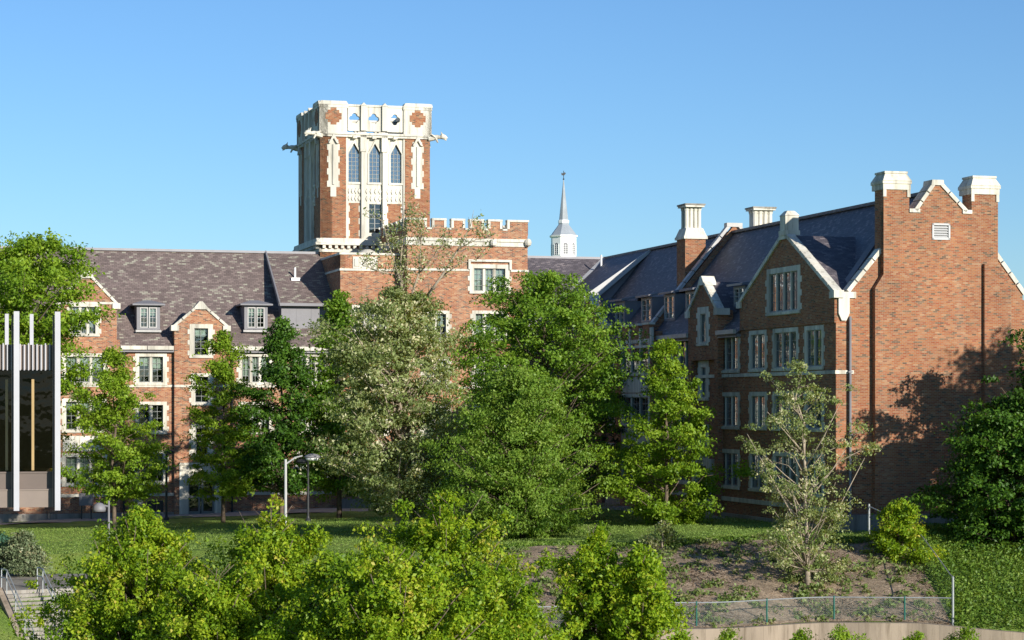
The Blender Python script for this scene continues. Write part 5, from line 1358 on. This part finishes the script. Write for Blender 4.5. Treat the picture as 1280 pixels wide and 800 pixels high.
def tree(name, label, cat, x, y, top, bot, rad, prof, mat, ncl, nlf, lsize, crad, bark=None, trunk=0.12, seed=1, droop=.3, flat=.55, zb=None, ry=None, outer=.45, lump=.3, group=None, lean=(0, 0), hollow=0.25, fork=0.0, bpow=.5, twigs=True, spk=0.0, limbs=0, pitch=.55, fill=.22):
    r = np.random.default_rng(seed); bark = bark or M_BARK
    z0 = ground(x, y) if zb is None else zb
    root = empty(name, (x, y, z0)); tag(root, label, cat, group)
    H = top - z0; hb = bot - z0; ry = ry or rad
    # main limbs, each carrying its own clumps of leaves
    pf = PROF[prof]; ph = r.random(6) * 6.28
    nl = limbs or max(14, int(ncl / 11))
    lh = (np.arange(nl) + r.random(nl)) / nl
    if prof in ('cone', 'skirt'): lh = lh ** 1.15
    laz = np.arange(nl) * 2.399 + r.normal(size=nl) * .5
    lL = pf(lh) * (.62 + .55 * r.random(nl)) * (1 + lump * .5 * np.sin(2 * laz + ph[0] + 3 * lh))
    pit = pitch * (.6 + .8 * r.random(nl))
    nin = int(ncl * fill); nout = ncl - nin
    wgt = (lL + .25); wgt /= wgt.sum()
    li = r.choice(nl, nout, p=wgt)
    sl = .30 + .75 * r.random(nout) ** .75
    rr = lL[li] * sl; az = laz[li] + r.normal(size=nout) * .26 / np.maximum(.5, sl)
    zc = hb + lh[li] * (H - hb) + (sl - .8) * lL[li] * rad * pit[li] + r.normal(size=nout) * rad * .045
    h2 = r.random(nin); az2 = r.random(nin) * 6.283; rr2 = r.random(nin) ** .6 * pf(h2) * .72
    az = np.concatenate([az, az2]); rr = np.concatenate([rr, rr2]); zc = np.concatenate([zc, hb + h2 * (H - hb)]); 
    c = np.stack([rr * np.cos(az) * rad, rr * np.sin(az) * ry, np.minimum(zc, H)], 1); h = np.clip((c[:, 2] - hb) / (H - hb), 0, 1)
    if spk:
        q = rad / 3.0
        sn = np.abs(np.sin(c[:, 0] * 1.5 / q + ph[3]) * .6 + np.sin(c[:, 1] * 1.3 / q + ph[4]) * .25 + np.sin(c[:, 0] * 3.1 / q + c[:, 1] * 2 + ph[5]) * .35)
        c[:, 2] = hb + (c[:, 2] - hb) * (1 - spk + spk * 1.15 * np.clip(sn, 0, 1))
    c[:, 0] += lean[0] * h; c[:, 1] += lean[1] * h
    # leaves
    cs = crad * (.6 + .8 * r.random(ncl))
    n = ncl * nlf; idx = np.repeat(np.arange(ncl), nlf)
    d = r.normal(size=(n, 3)); d *= (r.random(n)[:, None] ** .4) / (np.linalg.norm(d, axis=1, keepdims=True))
    off = d * cs[idx][:, None]; off[:, 2] *= flat
    outw = np.stack([np.cos(az), np.sin(az), np.zeros(ncl)], 1)[idx]
    off += outw * (r.normal(size=n) * cs[idx] * .45)[:, None]
    ro = np.sqrt(off[:, 0] ** 2 + off[:, 1] ** 2); off[:, 2] -= ro * .28
    cen = c[idx] + off
    nrm = r.normal(size=(n, 3)) * .65 + outw * .45; nrm[:, 2] += .55
    sz = lsize * (.6 + .8 * r.random(n))
    cl_t = r.random(ncl) * .5
    rnd = cl_t[idx] + r.random(n) * .5
    leaf_mesh('crown', cen, sz, nrm, mat, root, rnd, droop, seed)
    # wood
    m = MB(); tp = []; nst = 9
    wob = r.normal(size=(nst, 2)) * rad * .02
    for i in range(nst):
        f = i / (nst - 1); tp.append(Vector((lean[0] * max(0, (f * H * .97 - hb) / max(H - hb, .1)) + wob[i, 0] * f * 2, lean[1] * f + wob[i, 1] * f * 2, -.15 + f * (H * .96 + .15))))
    trd = [trunk * (1.25 if i == 0 else 1) * (1 - i / (nst - 1)) ** .75 + .012 for i in range(nst)]
    m.tube(tp, trd, 8)
    def trunk_at(zz):
        f = max(0, min(1, (zz + .15) / (H * .96 + .15))) * (nst - 1); i = min(nst - 2, int(f)); k = f - i
        return tp[i].lerp(tp[i + 1], k), trd[i] + (trd[i + 1] - trd[i]) * k
    for k_ in range(nl):
        ez = min(H * .98, hb + lh[k_] * (H - hb) + .1 * lL[k_] * rad * pit[k_]); e = Vector((lL[k_] * .9 * math.cos(laz[k_]) * rad + lean[0] * lh[k_], lL[k_] * .9 * math.sin(laz[k_]) * ry + lean[1] * lh[k_], ez))
        p0, tr = trunk_at(max(min(hb * .9, H * .6), ez - lL[k_] * rad * pit[k_] * 1.1)); q = min(tr * .6, trunk * .4)
        mid = p0.lerp(e, .5) + Vector((0, 0, -.03 * rad)) + Vector(r.normal(size=3) * rad * .03)
        m.tube([p0, mid, e], [q, q * .6, .012], 5)
    nb = min(ncl, 50)
    order = r.permutation(ncl)[:nb]
    for ci in order:
        e = Vector(c[ci]); rad_ = math.hypot(e.x - 0, e.y - 0)
        zs = max(min(hb * .9, H * .6), e.z - rad_ * (bpow + .4 * r.random())); p0, tr = trunk_at(zs)
        mid = p0.lerp(e, .5) + Vector((0, 0, rad_ * .10)) + Vector(r.normal(size=3) * rad_ * .05)
        q = min(tr * .55, trunk * .32) 
        m.tube([p0, p0.lerp(mid, .55) + Vector((0, 0, -rad_ * .02)), mid, e], [q, q * .75, q * .5, .008], 5)
    m.build('trunk', bark, root, smooth=True, uv=False)
    return root
def at(px, Y): return (px - 640) * Y / 2800
def zz(py, Y): return CZ + (505 - py) * Y / 2800
def T(name, label, cat, px, Y, ytop, ybot, hw, *a, **k):
    return tree(name, label, cat, at(px, Y), Y, zz(ytop, Y), zz(ybot, Y), hw * Y / 2800, *a, **k)
G1 = 'young maples in a row on the lawn'
T('broadleaf_tree', 'large leafy tree rising behind the white-finned modern building at the left edge', 'tree', -12, 120, 296, 540, 98, 'round', L_BRIGHT, 640, 80, .20, .62, seed=11, trunk=.28, lump=.4, lean=(2.4, 0))
T('maple_tree', 'young green maple nearest the modern building, its trunk beside the utility box', 'tree', 143, 128, 436, 614, 84, 'cone', L_BRIGHT, 290, 84, .165, .48, seed=12, trunk=.11, group=G1, droop=.5)
T('maple_tree', 'slim pointed maple in front of the stone doorway', 'tree', 279, 132, 412, 614, 72, 'cone', L_BRIGHT, 280, 84, .165, .46, seed=13, trunk=.11, group=G1, droop=.5)
T('maple_tree', 'dense darker maple behind the white lamp post', 'tree', 352, 131, 398, 610, 76, 'cone', L_MIDDARK, 460, 64, .19, .48, seed=14, trunk=.12, group=G1, droop=.5)
T('maple_tree', 'tall green maple half hidden by the pale flowering tree', 'tree', 424, 134, 364, 608, 70, 'cone', L_MAPLE, 480, 64, .19, .5, seed=15, trunk=.13, group=G1, droop=.5)
T('flowering_tree', 'tall tree with pale olive and cream foliage and a bare forked top', 'tree', 500, 113, 362, 636, 108, 'column', L_PALE, 860, 66, .165, .5, M_BARK_P, .22, 16, .9, hollow=.2, outer=.55, lump=.22)
T('broadleaf_tree', 'big green tree rising behind the feathery one, right of the pale tree', 'tree', 658, 122, 342, 612, 124, 'oval', L_MAPLE, 800, 95, .17, .58, seed=18, trunk=.2, lump=.32, lean=(1.2, 0))
T('locust_tree', 'feathery yellow-green tree with drooping branches reaching the lawn in the middle', 'tree', 650, 108, 462, 664, 98, 'egg', L_LOCUST, 900, 80, .135, .5, seed=17, trunk=.16, droop=1.3, lump=.2)
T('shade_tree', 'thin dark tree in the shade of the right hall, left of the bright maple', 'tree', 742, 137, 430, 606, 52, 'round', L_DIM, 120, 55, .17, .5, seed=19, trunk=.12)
T('maple_tree', 'bright yellow-green pyramidal maple alone before the shaded front of the right hall', 'tree', 833, 115, 428, 645, 88, 'cone', L_BRIGHT, 340, 92, .165, .46, seed=20, trunk=.10, droop=.6, lump=.35)
T('flowering_tree', 'small sparse tree with grey-green and cream leaves on the mulch slope', 'tree', 1010, 95, 452, 712, 70, 'egg', L_PALE, 250, 62, .115, .33, M_BARK_P, .10, 21, .9, lump=.6, lean=(-.4, 0), limbs=34, fill=.2, pitch=1.1)
T('broadleaf_tree', 'rounded dark green tree filling the lower right corner against the brick end wall', 'tree', 1266, 101, 498, 716, 96, 'round', L_MIDDARK, 720, 90, .17, .48, seed=22, trunk=.16)
T('broadleaf_tree', 'tall dark tree at the right edge, behind the rounded one', 'tree', 1322, 102, 400, 640, 80, 'oval', L_DARK, 320, 80, .19, .5, seed=23, trunk=.2)
tree('broadleaf_tree', 'large spreading tree beyond the right edge, shading the brick end wall', 'tree', 35.5, 95.0, 15.3, 1.5, 5.4, 'round', L_DARK, 620, 80, .24, .7, seed=24, trunk=.28, lump=.25)
T('shrub', 'bright lime-green bush spilling over the fence at the corner of the end wall', 'shrub', 1124, 98.5, 628, 725, 46, 'mound', L_YOUNG, 190, 90, .13, .34, seed=25, trunk=.05, flat=.8)
T('shrub', 'thin pale shrub with cream leaves under the bright maple', 'shrub', 828, 100.5, 652, 718, 42, 'lumpy', L_PALE, 60, 55, .13, .32, M_BARK_P, .04, 26)
T('shrub', 'low grey-green juniper at the left edge, above the steps', 'shrub', 26, 103, 668, 712, 36, 'lumpy', L_JUNI, 110, 80, .12, .35, seed=27, trunk=.05, flat=.8)
T('shrub', 'blue-green shrub cut by the left edge, beside the juniper', 'shrub', -8, 105, 664, 706, 26, 'lumpy', m_leaf('blue_green_leaves', [(0, (0.03, 0.09, 0.06)), (1, (0.09, 0.2, 0.13))], .2), 70, 80, .12, .35, seed=28, trunk=.05, flat=.8)
# near trees along the bottom
G2 = 'young yellow-green trees along the bottom of the picture'
near = [
 ('broad yellow-green tree at the lower left, above the steps', 172, 72, 640, 870, 152, 30, 900, 'mound'),
 ('low yellow-green crown between the two left-hand near trees', 270, 68, 700, 870, 100, 31, 480, 'mound'),
 ('upright yellow-green tree below the white lamp post', 340, 71, 622, 880, 104, 32, 700, 'egg'),
 ('low yellow-green crown between the lamp post tree and the middle one', 412, 66, 690, 870, 100, 33, 460, 'mound'),
 ('tallest yellow-green tree of the bottom row, under the pale flowering tree', 552, 76, 612, 870, 122, 34, 800, 'egg'),
 ('nearest and broadest yellow-green tree at the bottom, left of the middle', 492, 64, 680, 870, 132, 35, 760, 'mound'),
 ('yellow-green crown at the bottom, right of the middle, below the feathery tree', 612, 67, 696, 880, 106, 36, 520, 'mound'),
 ('narrow upright yellow-green tree left of the fence', 742, 70, 650, 870, 66, 37, 420, 'egg'),
 ('drooping yellow-green tree nearest the start of the fence', 802, 69, 674, 860, 66, 38, 400, 'mound'),
]
for lab, px, Y, yt, yb, hw, sd, nc, pf in near:
    T('broadleaf_tree', lab, 'tree', px, Y, yt, yb, hw, pf, L_YOUNG, nc, 84, .125, .27, seed=sd, trunk=.09, group=G2, droop=.7, lump=.42, hollow=.3, outer=.35, flat=1.0, zb=-5.0, spk=.20, fill=.34, pitch=.8)
# clipped bushes below the wall
for i, (px, yt, hw, lab) in enumerate([(910, 793, 15, 'smallest clipped bush below the retaining wall, farthest left'), (1000, 793, 22, 'low clipped bush below the wall, second from the left'), (1052, 788, 30, 'widest clipped bush below the wall joint'), (1145, 795, 16, 'small clipped bush below the wall, left of the last one'), (1205, 790, 30, 'clipped bush below the wall at the right')]):
    T('clipped_bush', lab, 'bush', px, 84, yt - 3, yt + 70, hw * 1.45, 'mound', L_BRIGHT, 90, 90, .10, .26, seed=50 + i, trunk=.04, group='clipped bushes below the retaining wall', zb=-5.0, flat=.8)
# bare forked top of the flowering tree is part of that tree
def bare_top():
    root = [o for o in bpy.data.objects if o.name == 'flowering_tree'][0]
    Y = 113; O_ = root.location; r = np.random.default_rng(99); m = MB(); tips = []
    def p(px, py, dy=0): return Vector((at(px, Y), Y + dy, zz(py, Y))) - O_
    limbs = [([(503, 500), (506, 440), (512, 405), (530, 375), (553, 345), (572, 312), (588, 283)], .15), ([(508, 425), (505, 380), (500, 340), (503, 300), (506, 262)], .11),
             ([(512, 400), (514, 370), (524, 340), (526, 300), (528, 268)], .08), ([(503, 360), (494, 330), (484, 300), (478, 270)], .06), ([(497, 345), (470, 338), (450, 330)], .05),
             ([(553, 345), (575, 330), (600, 322)], .04), ([(572, 312), (595, 300), (618, 296)], .04), ([(526, 340), (545, 318), (556, 300)], .04), ([(500, 320), (512, 300), (520, 284)], .035), ([(505, 520), (490, 470), (470, 430)], .08), ([(505, 540), (530, 480), (560, 430)], .08)]
    for pts, w_ in limbs:
        q = [p(a, b, float(r.normal()) * .25) for a, b in pts]; n = len(q)
        m.tube(q, [w_ * (1 - .82 * i / (n - 1)) for i in range(n)], 6)
        for i in range(1, n):
            for _ in range(5):
                k = r.random(); s = q[i - 1].lerp(q[i], k); L = .35 + r.random() * .8
                d = Vector(r.normal(size=3)); d.z = abs(d.z) * .8 + .3; d.normalize(); e = s + d * L
                m.tube([s, s.lerp(e, .5) + Vector((0, 0, -.04)), e], [.022, .014, .006], 4)
                if pts[0][1] < 470: tips.append(e); tips.append(s.lerp(e, .6))
    m.build('bare_limbs', M_BARK_P, root, smooth=True, uv=False)
    tips = np.array([tuple(t) for t in tips]); nl = 16; idx = np.repeat(np.arange(len(tips)), nl); n = len(idx)
    c = tips[idx] + r.normal(size=(n, 3)) * .17
    nrm = r.normal(size=(n, 3)); nrm[:, 2] += .6
    leaf_mesh('sparse_leaves', c, .13 * (.6 + .8 * r.random(n)), nrm, L_PALE, root, r.random(n), 1.0, 5)
bare_top()

# ------------------------------------------------------------------ GROUND COVER
def scatter(name, n, fn, mat, size, hgt, seed, up=.5, clump=0, kind='stuff'):
    r = np.random.default_rng(seed)
    if clump:
        cc = np.array([fn(*r.random(2)) for _ in range(clump)]); idx = r.integers(0, clump, n); xy = cc[idx] + r.normal(size=(n, 2)) * .13
    else: xy = np.array([fn(*r.random(2)) for _ in range(n)])
    z = np.array([ground(a, b) for a, b in xy]) + r.random(n) * hgt + .03
    c = np.column_stack([xy, z]); nrm = r.normal(size=(n, 3)) * .7; nrm[:, 2] += up
    o = leaf_mesh(name, c, size * (.5 + r.random(n)), nrm, mat, None, r.random(n) * .6 + .4 * (.5 + .5 * np.sin(xy[:, 0] * 2.1 + np.sin(xy[:, 1] * 1.7) * 2) * np.sin(xy[:, 1] * 2.6 + xy[:, 0])), 0, seed); tag(o, kind=kind)
    return o
def slope_fn(a, b):
    x = 17.95 + 16 * a; y0 = Yw(x) + .12; return x, y0 + (107.5 + .27 * (x - 16) - y0) * b
o = scatter('ground_cover', 80000, slope_fn, L_COVER, .13, .32, 70)
tag(o, 'leafy green ground cover on the slope right of the fence', 'ground cover')
o = scatter('mulch_plants', 12000, mul_fn, L_HOSTA, .16, .22, 71, clump=520)
tag(o, 'small pale green tufts dotted over the brown mulch slope', 'ground cover')
o = scatter('leaf_litter', 22000, mul_fn, L_LITTER, .10, .02, 72, up=2.5)
tag(o, 'dry leaves and wood chips lying on the mulch slope', 'leaf litter')
def crest_fn(a, b):
    x = -1.5 + 19 * a; return x, 101.3 + .5 * math.sin(x * .8) + .25 * math.sin(x * 2.3) + b * 1.2 - .4
o = scatter('grass_edge', 9000, crest_fn, L_COVER, .12, .1, 73, up=.1)
tag(o, 'ragged grass edge along the top of the mulch slope', 'grass')
def lawn_fn(a, b):
    return -34 + 52 * a, (102.5 if a > .6 else 92) + 40 * b
o = scatter('grass_tufts', 150000, lawn_fn, m_leaf('grass_blades', [(0, (0.13, 0.23, 0.04)), (1, (0.28, 0.38, 0.09))], .3), .06, .05, 74, up=.0)
tag(o, 'short green grass of the lawn before the halls', 'grass')
